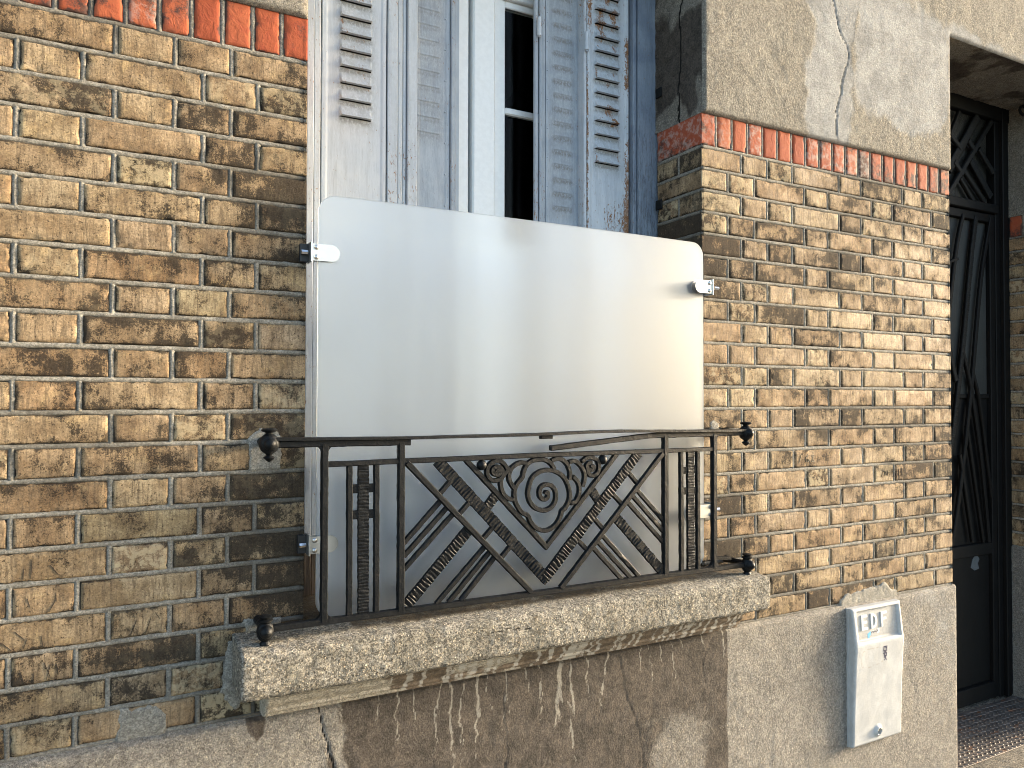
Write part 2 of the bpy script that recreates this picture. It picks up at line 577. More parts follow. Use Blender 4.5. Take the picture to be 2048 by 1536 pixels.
def mat_concrete(name, a=(.36, .335, .285), b=(.22, .205, .17), peb=1.0):
    m = Mat(name)
    patch, stain, crack, pale = m.pt()
    g = m.noise(300, 4, .75)
    v1 = m.vor(190)
    vc = m.vor(190, out='Color')
    c = m.mix(m.step(m.noise(14, 5, .65, .6), .36, .64), b, a)
    c = m.mix(m.math('MULTIPLY', m.step(g, .48, .58), .75), c, (.085, .074, .056))
    sep = m.node('ShaderNodeSeparateColor')
    m.L(vc, sep.inputs[0])
    pebm = m.math('MULTIPLY', m.math('MULTIPLY', m.step(v1, .42, .22), m.step(sep.outputs[0], .58, .64)), peb)
    pc = m.ramp(sep.outputs[1], [(0, (.55, .50, .40)), (.4, (.40, .33, .24)), (.7, (.62, .60, .55)), (1, (.20, .16, .12))])
    c = m.mix(m.math('MULTIPLY', pebm, .85), c, pc)
    v2 = m.vor(85)
    p2 = m.math('MULTIPLY', m.math('MULTIPLY', m.step(v2, .26, .18), m.step(m.vor(85, out='Color'), .66, .70)), peb)
    c = m.mix(m.math('MULTIPLY', p2, .8), c, (.60, .55, .44))
    pit = m.step(m.noise(150, 4, .8), .60, .68)
    c = m.mix(m.math('MULTIPLY', pit, .8), c, (.045, .038, .028))
    c = m.mix(1.0, c, m.ramp(m.cell(230), [(.1, (.55, .54, .52)), (.5, (1, 1, 1)), (.9, (1.5, 1.46, 1.38))]), 'MULTIPLY')
    sedge = m.math('ADD', stain, m.math('MULTIPLY', m.math('SUBTRACT', m.noise(40, 5, .7), .5), .7))
    c = m.mix(m.math('MULTIPLY', m.step(sedge, .25, .7), .85), c, m.mix(m.step(g, .4, .6), (.06, .048, .035), (.17, .125, .075)))
    pl = m.step(m.math('ADD', pale, m.math('MULTIPLY', m.math('SUBTRACT', m.noise(90, 4, .7), .5), .8)), .38, .66)
    c = m.mix(m.math('MULTIPLY', pl, .75), c, (.46, .42, .32))
    c = m.mix(m.step(crack, .35, .75), c, (.03, .025, .02))
    h = m.math('SUBTRACT', m.math('ADD', m.math('ADD', m.math('MULTIPLY', g, .9), m.math('MULTIPLY', pebm, .8)), m.math('MULTIPLY', p2, 1.2)), pit)
    n = m.bump(h, 1.0, .006)
    n = m.bump(m.noise(90, 4, .75), .6, .006, n)
    return m.done(c, .93, n, spec=.2)

def mat_paint(name, c0, c1, rust=.5, peel=.5, rough=.5):
    """old oil paint on steel or wood: rust runs, chips, dust"""
    m = Mat(name)
    rot, dirt, bare, rs = m.pt()
    c = m.mix(m.step(m.noise(9, 4, .6, .5), .35, .65), c0, c1)
    c = m.mix(m.math('MULTIPLY', m.step(m.noise(1, 4, .65, .3, m.map((70, 70, 7))), .46, .68), .30), c, tuple(x * .62 for x in c0))
    c = m.mix(m.math('MULTIPLY', dirt, m.math('ADD', m.math('MULTIPLY', m.step(m.noise(1, 5, .8, .3, m.map((150, 150, 90))), .36, .56), .85), .2)), c, (.13, .12, .10))
    sp = m.noise(1, 5, .72, .5, m.map((170, 170, 60)))
    tiny = m.step(m.math('ADD', sp, m.math('MULTIPLY', rs, .24)), .70 - .04 * peel, .735 - .04 * peel)
    rc = m.mix(m.step(m.noise(240, 3, .7), .4, .6), (.17, .075, .03), (.30, .17, .09))
    c = m.mix(m.math('MULTIPLY', tiny, .9), c, rc)
    big = m.step(m.math('ADD', m.noise(50, 5, .7, .8), m.math('MULTIPLY', rs, .22)), .74 - .05 * rust, .77 - .05 * rust)
    c = m.mix(big, c, rc)
    woodg = m.noise(1, 5, .7, .6, m.map((220, 220, 9)))
    wood = m.mix(m.step(woodg, .4, .62), (.05, .035, .025), (.15, .11, .075))
    rm = m.step(m.math('ADD', rot, m.math('MULTIPLY', m.math('SUBTRACT', m.noise(50, 5, .7), .5), .9)), .42, .56)
    c = m.mix(rm, c, wood)
    fl = m.math('MULTIPLY', m.step(m.noise(1, 5, .75, .8, m.map((260, 260, 30))), .50, .58), bare)
    c = m.mix(m.math('MULTIPLY', fl, .65), c, (.075, .085, .10))
    h = m.math('SUBTRACT', m.math('SUBTRACT', m.math('MULTIPLY', m.noise(1, 4, .6, .2, m.map((160, 160, 20))), .5), m.math('MULTIPLY', m.math('MAXIMUM', tiny, big), .5)), m.math('ADD', m.math('MULTIPLY', rm, .8), m.math('MULTIPLY', fl, .5)))
    n = m.bump(h, .6, .0016)
    return m.done(c, m.math('ADD', rough, m.math('MULTIPLY', big, .3)), n, spec=.4)

def mat_iron():
    m = Mat('black_painted_wrought_iron')
    c = m.mix(m.step(m.noise(70, 5, .7, .4), .45, .68), (.004, .005, .006), (.009, .010, .011))
    c = m.mix(m.math('MULTIPLY', m.step(m.noise(210, 4, .7), .56, .68),   .22), c, (.06, .052, .045))
    rs = m.step(m.math('ADD', m.noise(38, 5, .75, .4), m.math('MULTIPLY', m.pt()[3], .3)), .64, .76)
    c = m.mix(m.math('MULTIPLY', rs, .6), c, (.060, .038, .026))
    n = m.bump(m.noise(190, 4, .7), .7, .0015)
    n = m.bump(m.noise(60, 3, .6), .5, .003, n)
    return m.done(c, m.math('ADD', .46, m.math('MULTIPLY', rs, .35)), n, spec=.17)

def mat_plain(name, c, rough=.5, metal=0, var=.15, scale=60, bumps=.1, spec=.5, **k):
    m = Mat(name)
    cc = m.mix(m.step(m.noise(scale, 4, .6), .35, .65), c, tuple(x * (1 - var) for x in c))
    return m.done(cc, rough, m.bump(m.noise(scale * 4, 3, .6), bumps, .001), metal, spec, **k)

def mat_glass(name, tint=(.9, .95, .93), rough=0.0, kind=None):
    m = Mat(name)
    n = None
    if kind == 'ribbed':
        n = m.bump(m.wave(55, 0, m.map((1, 0, 0)), 'X', 0), .8, .004)
    if kind == 'hammered':
        n = m.bump(m.noise(60, 2, .5, 1.5), .8, .006)
    return m.done(tint, rough, n, Transmission_Weight=1.0, IOR=1.12, spec=.1)

M_BRICK = mat_brick()
M_RED = mat_red()
M_MORTAR = mat_mortar()
M_BACK = mat_backing()
M_RENDER = mat_render('sandy_cement_render')
M_PLINTH = mat_render('roughcast_plinth', base=(.38, .36, .33), dark=(.31, .295, .27))
M_SILL = mat_concrete('worn_pebbly_concrete')
M_MOULD = mat_render('stained_moulding', base=(.40, .355, .28), dark=(.31, .28, .22), grain=.35, stainc=(.075, .055, .038))
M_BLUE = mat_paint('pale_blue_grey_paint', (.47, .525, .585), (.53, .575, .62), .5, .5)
M_BLUE2 = mat_paint('blue_grey_paint_with_shade', (.32, .37, .43), (.39, .435, .485), .3, .6)  # same shutter paint, shade of the recessed leaves put into the colour
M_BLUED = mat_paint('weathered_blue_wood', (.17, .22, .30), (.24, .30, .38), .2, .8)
M_PVC = mat_plain('white_pvc', (.80, .82, .82), .35, var=.05, bumps=.03)
M_GLASS = mat_glass('clear_window_glass')
M_DARK = mat_plain('unlit_interior_black', (.02, .02, .02), .9)  # near-black colour stands in for the unlit room and louvre insides
M_IRON = mat_iron()
M_STEEL = mat_plain('satin_steel', (.62, .62, .60), .38, 1.0, var=.08, scale=30)
M_CHROME = mat_plain('bright_bolt_steel', (.75, .75, .75), .15, 1.0, var=.05)
M_RUBBER = mat_plain('black_rubber', (.012, .012, .013), .5)
M_DOOR = mat_plain('black_door_paint', (.004, .0043, .0046), .6, var=.3, scale=12, bumps=.3, spec=.2)
M_DOOR_EDGE = mat_plain('worn_door_paint', (.008, .009, .0095), .6, var=.5, scale=60, bumps=.4, spec=.2)
M_RIB = mat_plain('ribbed_grey_glass', (.052, .06, .062), .35, var=.15, scale=8, bumps=.1)
M_HAM = None

def _ham():
    m = Mat('hammered_grey_glass')
    c = m.mix(m.step(m.noise(14, 4, .6, .5), .35, .65), (.012, .013, .012), (.024, .024, .021))
    return m.done(c, .4, m.bump(m.noise(75, 2, .5, 1.2), .7, .004), spec=.2)
M_HAM = _ham()

def _rib():
    m = Mat('ribbed_grey_glass')
    c = m.mix(m.step(m.noise(6, 3, .6, .5), .35, .65), (.012, .014, .0145), (.018, .021, .021))
    return m.done(c, .45, m.bump(m.wave(60, 0, m.map((1, 0, 0)), 'X', 0), .6, .003), spec=.5)
M_RIB = _rib()

def mat_panel():
    m = Mat('frosted_acrylic')
    dust = m.noise(26, 5, .65, .4)
    run = m.noise(1, 4, .6, .2, m.map((26, 26, 3)))
    speck = m.step(m.noise(420, 1, .5), .80, .83)
    dm = m.math('ADD', m.math('MULTIPLY', m.step(dust, .45, .85), .25), m.math('MULTIPLY', m.step(run, .4, .85), .08))
    c = m.mix(dm, (.76, .82, .875), (.74, .79, .83))
    c = m.mix(m.math('MULTIPLY', speck, .25), c, (.95, .95, .95))
    m.done(c, m.math('ADD', .30, m.math('MULTIPLY', dm, .06)), m.bump(m.noise(700, 2, .5), .04, .0003), IOR=1.4, spec=.5, Coat_Weight=.85, Coat_Roughness=.34, Coat_IOR=1.6)
    m.L(m.math('SUBTRACT', .90, m.math('MULTIPLY', dm, .12)), m.b.inputs['Transmission Weight'])
    return m.m
M_PANEL = mat_panel()

def mat_cover():
    m = Mat('weathered_white_polyester')
    scuff, blue, ink, grime = m.pt()
    c = m.mix(m.step(m.noise(16, 5, .65, .5), .36, .66), (.38, .385, .38), (.46, .465, .455))
    c = m.mix(m.math('MULTIPLY', m.step(m.noise(1, 4, .7, .4, m.map((60, 60, 9))), .48, .66), .4), c, (.46, .455, .43))
    c = m.mix(m.math('MULTIPLY', m.step(m.noise(420, 2, .7), .60, .70), .5), c, (.30, .30, .29))
    g = m.step(m.math('ADD', grime, m.math('MULTIPLY', m.math('SUBTRACT', m.noise(90, 4, .7), .5), .6)), .3, .8)
    c = m.mix(m.math('MULTIPLY', g, .62), c, (.21, .205, .19))
    c = m.mix(m.step(scuff, .3, .7), c, (.36, .34, .30))
    c = m.mix(m.step(blue, .4, .6), c, (.09, .36, .60))
    c = m.mix(m.step(ink, .4, .6), c, (.015, .018, .07))
    return m.done(c, .6, m.bump(m.noise(220, 4, .7), .4, .0012), spec=.35)
M_COVER = mat_cover()

M_LETTER = mat_plain('pale_raised_polyester', (.62, .62, .60), .6, var=.1, scale=80)

def mat_tread():
    m = Mat('rusty_tread_steel')
    c = m.mix(m.step(m.noise(14, 5, .7, .6), .38, .66), (.10, .085, .075), (.17, .145, .125))
    c = m.mix(m.math('MULTIPLY', m.step(m.noise(1, 5, .7, .8, m.map((9, 30, 1), rot=(0, 0, .5))), .55, .66), .85), c, (.20, .085, .035))
    c = m.mix(m.math('MULTIPLY', m.step(m.noise(60, 4, .7), .58, .68), .5), c, (.03, .025, .022))
    return m.done(c, .62, m.bump(m.noise(300, 3, .7), .5, .001), .35)
M_TREAD = mat_tread()
M_STEP = mat_concrete('doorstep_concrete', (.30, .27, .22), (.20, .18, .15), .5)

def mat_pave():
    m = Mat('asphalt_pavement')
    c = m.mix(m.step(m.noise(1.5, 5, .6, .4), .35, .65), (.10, .098, .092), (.15, .145, .135))
    c = m.mix(m.math('MULTIPLY', m.step(m.noise(160, 3, .7), .5, .62), .5), c, (.24, .225, .20))
    return m.done(c, .9, m.bump(m.noise(160, 3, .7), .8, .004), spec=.25)
M_PAVE = mat_pave()

# ---------------------------------------------------------------- the setting
ga = Acc()
surf(ga, (0, 0, -GZ), X_, Y_, Z_, np.concatenate([[-60000, -6000], np.linspace(-600, 900, 30), [6000, 60000]]), [-60000, -6000, -1200, -600, -300, -100, 0, 60, 700, 6000, 60000],
     lambda u, v: -0.2 + 0 * u)
tag(ga.build('pavement', M_PAVE), kind='structure')

house = thing('brick_house', (60, 10, -GZ), 'tan brick street front with red brick band, sandy render, shuttered window and black door', 'house')

# ---------------------------------------------------------------- brickwork
H_, S_, Q_, J_ = 10.5, 22.0, 16.25, 1.0

def layout(par, total, both_ends=False):
    seq = [Q_, H_, H_] if par == 'A' else [H_, H_]
    if both_ends:
        seq = [Q_, H_, H_, S_, H_, S_, H_, Q_] if par == 'A' else [H_, H_, S_, H_, S_, H_, S_, H_]
        k = (total - J_ * (len(seq) - 1)) / sum(seq)
        out, u = [], 0
        for w in seq:
            out.append((u, u + w * k))
            u += w * k + J_
        return out
    out, u, i = [], 0, 0
    nxt = ['S', 'H']
    while u < total - .5:
        w = seq[i] if i < len(seq) else (S_ if nxt[(i - len(seq)) % 2] == 'S' else H_)
        out.append((u, min(u + w, total)))
        u += w + J_
        i += 1
    return out

def brick(acc, O, U, N, u0, u1, v0, v1, res, attr, seed, c0=0, c1=0):
    """c0/c1: 0 free edge, 1 chamfered corner shared with the next face, 2 starts at a corner"""
    L, H = u1 - u0, v1 - v0
    nu = max(2, int(L / res))
    nv = max(2, int(H / res))
    us = np.concatenate([[0, .12, .34], np.linspace(.75, L - .75, nu), [L - .34, L - .12, L]])
    vs = np.concatenate([[0, .12, .34], np.linspace(.75, H - .75, nv), [H - .34, H - .12, H]])
    if c0 == 2:
        us[0], us[1], us[2] = .15, .3, .45
    u, v = np.meshgrid(us, vs, indexing='ij')
    sx, sy = seed * 7.3, seed * 3.7
    jl = -.02 + .10 * fbm(v * .8 + sx, sy, 3, 3)
    jr = -.02 + .10 * fbm(v * .8 + sy, sx, 5, 3)
    jb = -.02 + .09 * fbm(u * .7 + sx, sy + 9, 7, 3)
    jt = -.02 + .09 * fbm(u * .7 + sy, sx + 9, 9, 3)
    # chipped spots on the edges
    ch = lambda a, b, s: .30 * sstep(.76, .9, vn(a, b, s))
    jl = jl + ch(v * .9 + sx, sy, 21)
    jr = jr + ch(v * .9 + sy, sx, 22)
    jb = jb + ch(u * .6 + sx, sy, 23)
    jt = jt + ch(u * .6 + sy, sx, 24)
    wl = np.clip(1 - u / .6, 0, 1) ** 2 * (0 if c0 else 1)
    wr = np.clip(1 - (L - u) / .6, 0, 1) ** 2 * (0 if c1 else 1)
    wb = np.clip(1 - v / .6, 0, 1) ** 2
    wt = np.clip(1 - (H - v) / .6, 0, 1) ** 2
    du = wl * jl - wr * jr
    dv = wb * jb - wt * jt
    big = 1e3
    dl = u if c0 != 2 else u * 0 + big
    dr = (L - u)
    d = np.minimum(np.minimum(dl if not c0 else u * 0 + big, dr if not c1 else u * 0 + big), np.minimum(v, H - v))
    n = -.30 * np.exp(-(d / .24) ** 1.3)
    nz = fbm(u * .35 + sx, v * .5 + sy, 31, 4)
    fade = (sstep(0, .6, u) if c0 else 1) * (sstep(0, .6, L - u) if c1 else 1)
    n = n + (.12 * (nz - .5) + .05 * (vn(u * 2.2 + sx, v * 2.2 + sy, 33) - .5)) * fade
    spall = sstep(.66, .74, fbm(u * .28 + sy, v * .45 + sx, 41, 3)) * np.clip(1.6 - d, 0, 1)
    n = n - .22 * spall * fade
    if c0 == 1:
        n = np.where(u < .01, -.15, n)
    if c1 == 1:
        n = np.where(L - u < .01, -.15, n)
    if c0 == 2:
        n = np.where(u < .16, np.minimum(n * 0, 0), n)
    tilt = (rng.random(2) - .5) * .08
    n = n + (tilt[0] * (u / L - .5) + tilt[1] * (v / H - .5)) * fade
    uu, vv = u + du, v + dv
    O, U, N = (np.array(t, float) for t in (O, U, N))
    Zv = np.array(Z_, float)
    Pn = O + (u0 + uu)[..., None] * U + (v0 + vv)[..., None] * Zv + n[..., None] * N
    a, b = u.shape
    flip = np.dot(np.cross(U, Zv), N) < 0
    nb = a * b
    # skirt
    ring = [(i, 0) for i in range(a)] + [(a - 1, j) for j in range(1, b)] + [(i, b - 1) for i in range(a - 2, -1, -1)] + [(0, j) for j in range(b - 2, 0, -1)]
    ri = np.array([i * b + j for i, j in ring])
    R = Pn.reshape(-1, 3)[ri].copy()
    nn = n.reshape(-1)[ri]
    R += (-.95 - nn)[:, None] * N
    k = len(ri)
    q = []
    for t in range(k):
        t2 = (t + 1) % k
        (i1, j1), (i2, j2) = ring[t], ring[t2]
        if c0 and i1 == 0 and i2 == 0:
            continue
        if c1 and i1 == a - 1 and i2 == a - 1:
            continue
        f = [ri[t], nb + t, nb + t2, ri[t2]]
        q.append(f[::-1] if flip else f)
    at = np.zeros((nb + k, 4)) + np.array(attr)
    dd = np.minimum(np.minimum(u if not c0 else u * 0 + 9, (L - u) if not c1 else u * 0 + 9), np.minimum(v, H - v))
    gr = np.exp(-(dd / .32) ** 2) * .9 * sstep(.3, .7, fbm(u * .5 + sx, v * .5 + sy, 43, 3))
    vg = (fbm(u * .10 + sx, v * .16 + sy, 45, 3) - .5) * 1.1
    at[:nb, 1] = np.minimum(at[:nb, 1], .80)
    at[:nb, 1] += (gr + vg).ravel() + .55 * gsoot(Pn[..., 0], Pn[..., 2]).ravel() - .14
    acc.add(np.concatenate([Pn.reshape(-1, 3), R]), [gridF(a, b, flip), np.array(q)], at)

def gsoot(x, z):
    g = .75 * sstep(.50, .72, fbm(x * .022 + 9, z * .035, 301, 3))
    nearl = np.exp(-np.clip(-x, 0, 99) / 13) * (x < 1) * (.35 + .65 * fbm(x * .05, z * .07, 302, 3))
    nearr = np.exp(-np.clip(x - W, 0, 99) / 14) * (x > W - 2) * np.exp(-((z + 34) / 26) ** 2) * .9
    low = .6 * np.exp(-((x + 12) / 16) ** 2) * sstep(-122, -140, z)
    return np.clip(g + nearl * .45 + nearr + low, 0, 1.2)

PROF = np.array([(-.62, -.60), (-.50, -.40), (-.36, -.24), (0, -.16), (.36, -.24), (.50, -.40), (.62, -.60)])

def joint(acc, O, U, N, a, b, horiz, res=.6, seed=0, w=1.0):
    """convex mortar bead: from a to b (u,v)"""
    O, U, N = (np.array(t, float) for t in (O, U, N))
    Zv = np.array(Z_, float)
    a, b = np.array(a, float), np.array(b, float)
    L = abs((b - a).sum())
    n = max(2, int(L / res) + 1)
    s = np.linspace(0, 1, n)
    c = a + (b - a) * s[:, None]
    wob = (fbm(s * L * .25 + seed, seed * 1.7, 51, 3) - .5) * .16
    wid = (1 + (fbm(s * L * .4 + seed, seed * 2.1, 53, 3) - .5) * .35) * w
    hh = (fbm(s[:, None] * L * .9 + seed, np.arange(7)[None, :] * 1.3, 55, 3) - .5) * .30
    off = PROF[:, 0][None, :] * wid[:, None] + wob[:, None]
    nn = PROF[:, 1][None, :] + hh
    if horiz:
        uu = np.broadcast_to(c[:, 0:1], off.shape)
        vv = c[:, 1:2] + off
    else:
        uu = c[:, 0:1] + off
        vv = np.broadcast_to(c[:, 1:2], off.shape)
    Pn = O + uu[..., None] * U + vv[..., None] * Zv + nn[..., None] * N
    flip = (np.dot(np.cross(U, Zv), N) < 0) ^ (not horiz)
    acc.add(Pn.reshape(-1, 3), [gridF(n, 7, flip)], np.stack([gsoot(Pn[..., 0], Pn[..., 2])] + [0 * Pn[..., 0]] * 3, -1).reshape(-1, 4))

SOOT_L = {(5, 0): .75, (6, 0): 1.0, (7, 0): 1.35, (8, 0): .4, (7, 1): .55, (8, 1): .85, (9, 3): 1.1, (9, 0): .55, (10, 2): 1.15, (10, 1): .9, (11, 3): .95, (11, 1): .6,
          (13, 0): .8, (14, 0): 1.1, (15, 0): .95, (14, 1): .7, (3, 0): .75, (3, 1): .7, (4, 1): .5, (2, 0): .7, (1, 0): .5, (19, 0): 1.0, (20, 0): .8, (20, 1): .35,
          (18, 0): .5, (21, 0): 1.2, (22, 0): 1.25, (22, 1): .7, (21, 2): .5, (20, 2): .8, (19, 2): .55, (17, 0): .7, (3, 3): .8, (6, 2): .5, (16, 1): .3, (5, 3): .5, (2, 2): .4}
SOOT_R = {(4, 0): 1.0, (5, 0): .9, (6, 0): .7, (7, 0): .85, (4, 2): .7, (6, 2): .9, (5, 1): .5, (7, 1): .7, (8, 2): .9, (8, 1): .6, (4, 1): .5, (5, 4): .8,
          (5, 2): .5, (6, 1): .7, (9, 3): .6, (7, 5): .7, (15, 0): .7, (14, 1): .5, (10, 0): .2, (11, 0): .7, (17, 0): .6, (19, 0): .8, (13, 0): .5}
HUE_L = {(5, 2): .98, (6, 1): .75, (20, 3): .78, (20, 1): .98, (4, 3): .7, (2, 3): .76, (16, 2): .98, (9, 1): .98, (8, 3): .7}

def brick_face(name, O, U, N, total, starts='free', res=.62, far=None, soot=None, hue=None, both=False, base=.18, warm=0.0, acc=None, macc=None, bacc=None, z0=None, red=None, red_pitch=6.62, single_red=False, mirror=False, reveal=None):
    soot, hue = soot or {}, hue or {}
    c_start = {'free': 0, 'corner': 1, 'start': 2}[starts[0] if isinstance(starts, tuple) else starts]
    c_end = {'free': 0, 'corner': 1, 'start': 2}[starts[1]] if isinstance(starts, tuple) else 0
    for r in range(1, 23):
        par = 'A' if r % 2 else 'B'
        if reveal:
            cells = reveal[par]
        else:
            cells = layout(par, total, both)
        v1 = -(r - 1) * P - .5
        v0 = -r * P + .5
        for i, (u0, u1) in enumerate(cells):
            fr = res if (far is None or u0 < far) else 1.6
            s = soot.get((r, i), base + .5 * rng.random() ** 1.5 - .1)
            h = hue.get((r, i), min(1, max(0, rng.random() * .95)))
            jit = rng.normal(0, .07, 4)
            c0 = c_start if i == 0 else 0
            c1 = c_end if i == len(cells) - 1 else 0
            brick(acc, O, U, N, u0 + (0 if c0 else jit[0]), u1 + (0 if c1 else jit[1]), v0 + jit[2], v1 + jit[3], fr, (h, s, rng.random(), rng.random() ** 7), rng.random() * 50, c0, c1)
            if i < len(cells) - 1:
                um = (u1 + cells[i + 1][0]) / 2
                joint(macc, O, U, N, (um, v0 - .2), (um, v1 + .2), False, .5, rng.random() * 99)
        joint(macc, O, U, N, (0, -r * P), (total, -r * P), True, .55, rng.random() * 99)
    joint(macc, O, U, N, (0, 0), (total, 0), True, .8, 5)
    surf(bacc, np.array(O, float) - .78 * np.array(N, float), U, Z_, N, [0, total], [-22 * P - 2, 12])
    if red is not None:
        if single_red:
            brick(red, O, U, N, 0, total, .5, 10.6, .8, (.1, .55, .3, .75), 3.3, c_start, c_end)
        else:
            n = int(round(total / red_pitch)) if both else int(total / red_pitch)
            rp = (total + 1.0) / n if both else red_pitch
            for i in range(n):
                u0 = i * rp
                u1 = u0 + rp - 1.0
                j = rng.normal(0, .05, 2)
                c0 = c_start if i == 0 else 0
                c1 = c_end if i == n - 1 else 0
                pale = .7 if (both and 7 <= i <= 11) else rng.random() ** 5
                brick(red, O, U, N, u0 + (0 if c0 else j[0]), u1 + (0 if c1 else j[1]), .5, 10.6, .75, (rng.random(), .3 + .4 * rng.random() ** 2, rng.random(), pale), rng.random() * 40, c0, c1)
                if i < n - 1:
                    joint(macc, O, U, N, (u1 + .5, .2), (u1 + .5, 10.8), False, .5, rng.random() * 99)

mort, back = Acc(), Acc()
bl, br, bp = Acc(), Acc(), Acc()
redL, redR, redP = Acc(), Acc(), Acc()
kw = dict(macc=mort, bacc=back)
# left of the window: laid out from the reveal towards the left
brick_face('l', (0, 0, 0), (-1, 0, 0), (0, -1, 0), 330, 'corner', far=75, soot=SOOT_L, hue=HUE_L, acc=bl, red=redL, red_pitch=6.4, base=.20, **kw)
brick_face('lr', (0, 0, 0), Y_, (1, 0, 0), 21.7, 'start', res=1.0, acc=bl, red=redL, single_red=True, base=.4, reveal={'A': [(0, 10.5), (11.5, 21.7)], 'B': [(0, 21.7)]}, **kw)
# between window and door
brick_face('r', (W, 0, 0), X_, (0, -1, 0), D0 - W, ('corner', 'corner'), soot=SOOT_R, both=True, acc=br, red=redR, base=.16, **kw)
rs = {(3, 1): .6, (3, 0): .5, (4, 0): 1.0, (5, 0): 1.1, (5, 1): .9, (6, 0): 1.0, (1, 1): .6, (2, 0): .5}
brick_face('rr', (W, 0, 0), Y_, (-1, 0, 0), 21.7, 'start', res=.7, acc=br, red=redR, single_red=True, base=.45, soot=rs, reveal={'A': [(0, 10.5), (11.5, 21.7)], 'B': [(0, 21.7)]}, **kw)
rv = {'A': [(0, 10.5), (11.5, 22), (23, 38)], 'B': [(0, 22), (23, 38)]}
brick_face('dl', (D0, 0, 0), Y_, (1, 0, 0), 38, 'start', res=1.2, acc=br, red=redR, reveal=rv, base=.3, **kw)
# beyond the door
brick_face('dr', (D1, 0, 0), Y_, (-1, 0, 0), 38, 'start', res=.8, acc=bp, red=redP, reveal=rv, base=.25, **kw)
brick_face('p', (D1, 0, 0), X_, (0, -1, 0), 210, 'corner', res=1.2, acc=bp, red=redP, base=.2, **kw)
bl.build('brick_wall', M_BRICK, house, label='brick wall left of the window, soot-blackened near the opening')
br.build('brick_wall', M_BRICK, house, label='paler brick wall between the window and the door')
bp.build('brick_wall', M_BRICK, house, label='shaded brick return to the right of the door')
redL.build('red_brick_band', M_RED, house, label='band of upright glossy red bricks left of the window')
redR.build('red_brick_band', M_RED, house, label='band of upright red bricks between window and door')
redP.build('red_brick_band', M_RED, house, label='shaded red bricks right of the door')
mort.build('mortar_joints', M_MORTAR, house)
back.build('wall_core', M_BACK, house)

# ---------------------------------------------------------------- cement render above the bricks
def lines(a, b, step):
    return list(np.linspace(a, b, max(2, int(round(abs(b - a) / step)) + 1)))

def uniq(*ls):
    v = np.unique(np.round(np.concatenate([np.array(l, float) for l in ls]), 4))
    keep = [v[0]]
    for x in v[1:]:
        if x - keep[-1] > .09:
            keep.append(x)
    return np.array(keep)

YR = -1.25
ZB = 10.3
crackU = jag([(179.0, 75), (179.4, 59.8), (180.7, 55.0), (183.0, 48.5), (186.8, 44.8), (186.9, 39.1), (183.8, 33.3), (183.3, 28.7), (180.9, 21.8), (180.6, 10.0)], .22, 4, 1.3)
repairA = [(164.9, 66), (166, 56), (169.3, 47.8), (166.5, 31.6), (162.7, 15.6), (169.9, 9), (188, 9), (188, 30), (190, 46.6), (194.6, 59.5), (199, 68), (190, 82), (172, 82)]
repairB = [(190, 64), (205, 70), (222, 69.5), (260, 66), (300, 64.5), (380, 64), (380, 60), (244, 60), (246.3, 40), (240, 24), (222, 19), (205, 22), (193, 28), (189, 46)]

def paint_up(u, v):
    w1 = (fbm(u * .12, v * .12, 61, 4) - .5) * 9
    a = np.maximum(sstep(3, -3, polydist(u, v, repairA) + w1 * .8), .85 * sstep(5, -4, polydist(u, v, repairB) + w1))
    far = (u < -5) | (u > 360)
    a = np.where(far, sstep(.60, .68, fbm(u * .02, v * .03, 63, 3)), a)
    a = np.where((u < 170) & (u > -60) & (v > 68), 0, a)
    cr = .8 * sstep(.34, .08, linedist(u, v, crackU))
    st = .25 * sstep(.55, .7, fbm(u * .06, v * .1, 64, 4)) + .5 * sstep(2.2, 0, np.abs(v - ZB) + (fbm(u * .3, v * .3, 65, 3) - .5) * 3)
    return np.stack([a, st * .6, cr, 0 * a], -1)

def rect_d(u, v, r):
    x0, x1, z0, z1 = r
    dx = np.maximum(np.maximum(x0 - u, u - x1), 0)
    dz = np.maximum(np.maximum(z0 - v, v - z1), 0)
    return np.hypot(dx, dz)

WIN = (0.0, W, -400, 75.0)
DOOR = (D0, D1, -400, 62.8)

def n_up(u, v):
    d = np.minimum(np.minimum(rect_d(u, v, WIN), rect_d(u, v, DOOR)), v - ZB)
    e = -1.0 * np.exp(-(d / .45) ** 1.3)
    f = sstep(.2, 2.0, d)
    nz = (fbm(u * .3, v * .3, 71, 4) - .5) * .36 + (vn(u * 1.7, v * 1.7, 73) - .5) * .06
    sm = paint_up(u, v)
    nz = nz * (1 - .5 * sm[..., 0]) + .06 * sm[..., 0]
    return e + nz * f - .5 * sm[..., 2] * f

up = Acc()
eds = lambda x: [x, x - .2, x - .5, x - 1, x + .2, x + .5, x + 1]
ux = uniq(lines(-330, -60, 12), lines(-60, 0, 2), eds(0), lines(0, W, 4), eds(W), lines(W, D0, .55), eds(D0), lines(D0, 300, 1.0), lines(300, D1, 2), eds(D1), lines(D1, 556, 10))
vz = uniq([ZB, ZB + .2, ZB + .5, ZB + 1], lines(ZB, 66, .55), eds(62.8), eds(75), lines(66, 100, 2), lines(100, 260, 10))
# make sure the opening lines are exact
def snap(a, xs):
    a = a.copy()
    for x in xs:
        a[np.argmin(np.abs(a - x))] = x
    return a
ux = snap(ux, (0, W, D0, D1))
vz = snap(vz, (ZB, 62.8, 75))
cu = (ux[1:] + ux[:-1]) / 2
cv = (vz[1:] + vz[:-1]) / 2
CU, CV = np.meshgrid(cu, cv, indexing='ij')
keep = ~(((CU > 0) & (CU < W) & (CV < 75)) | ((CU > D0) & (CU < D1) & (CV < 62.8)))
surf(up, (0, YR, 0), X_, Z_, (0, -1, 0), ux, vz, n_up, paint_up, keep)
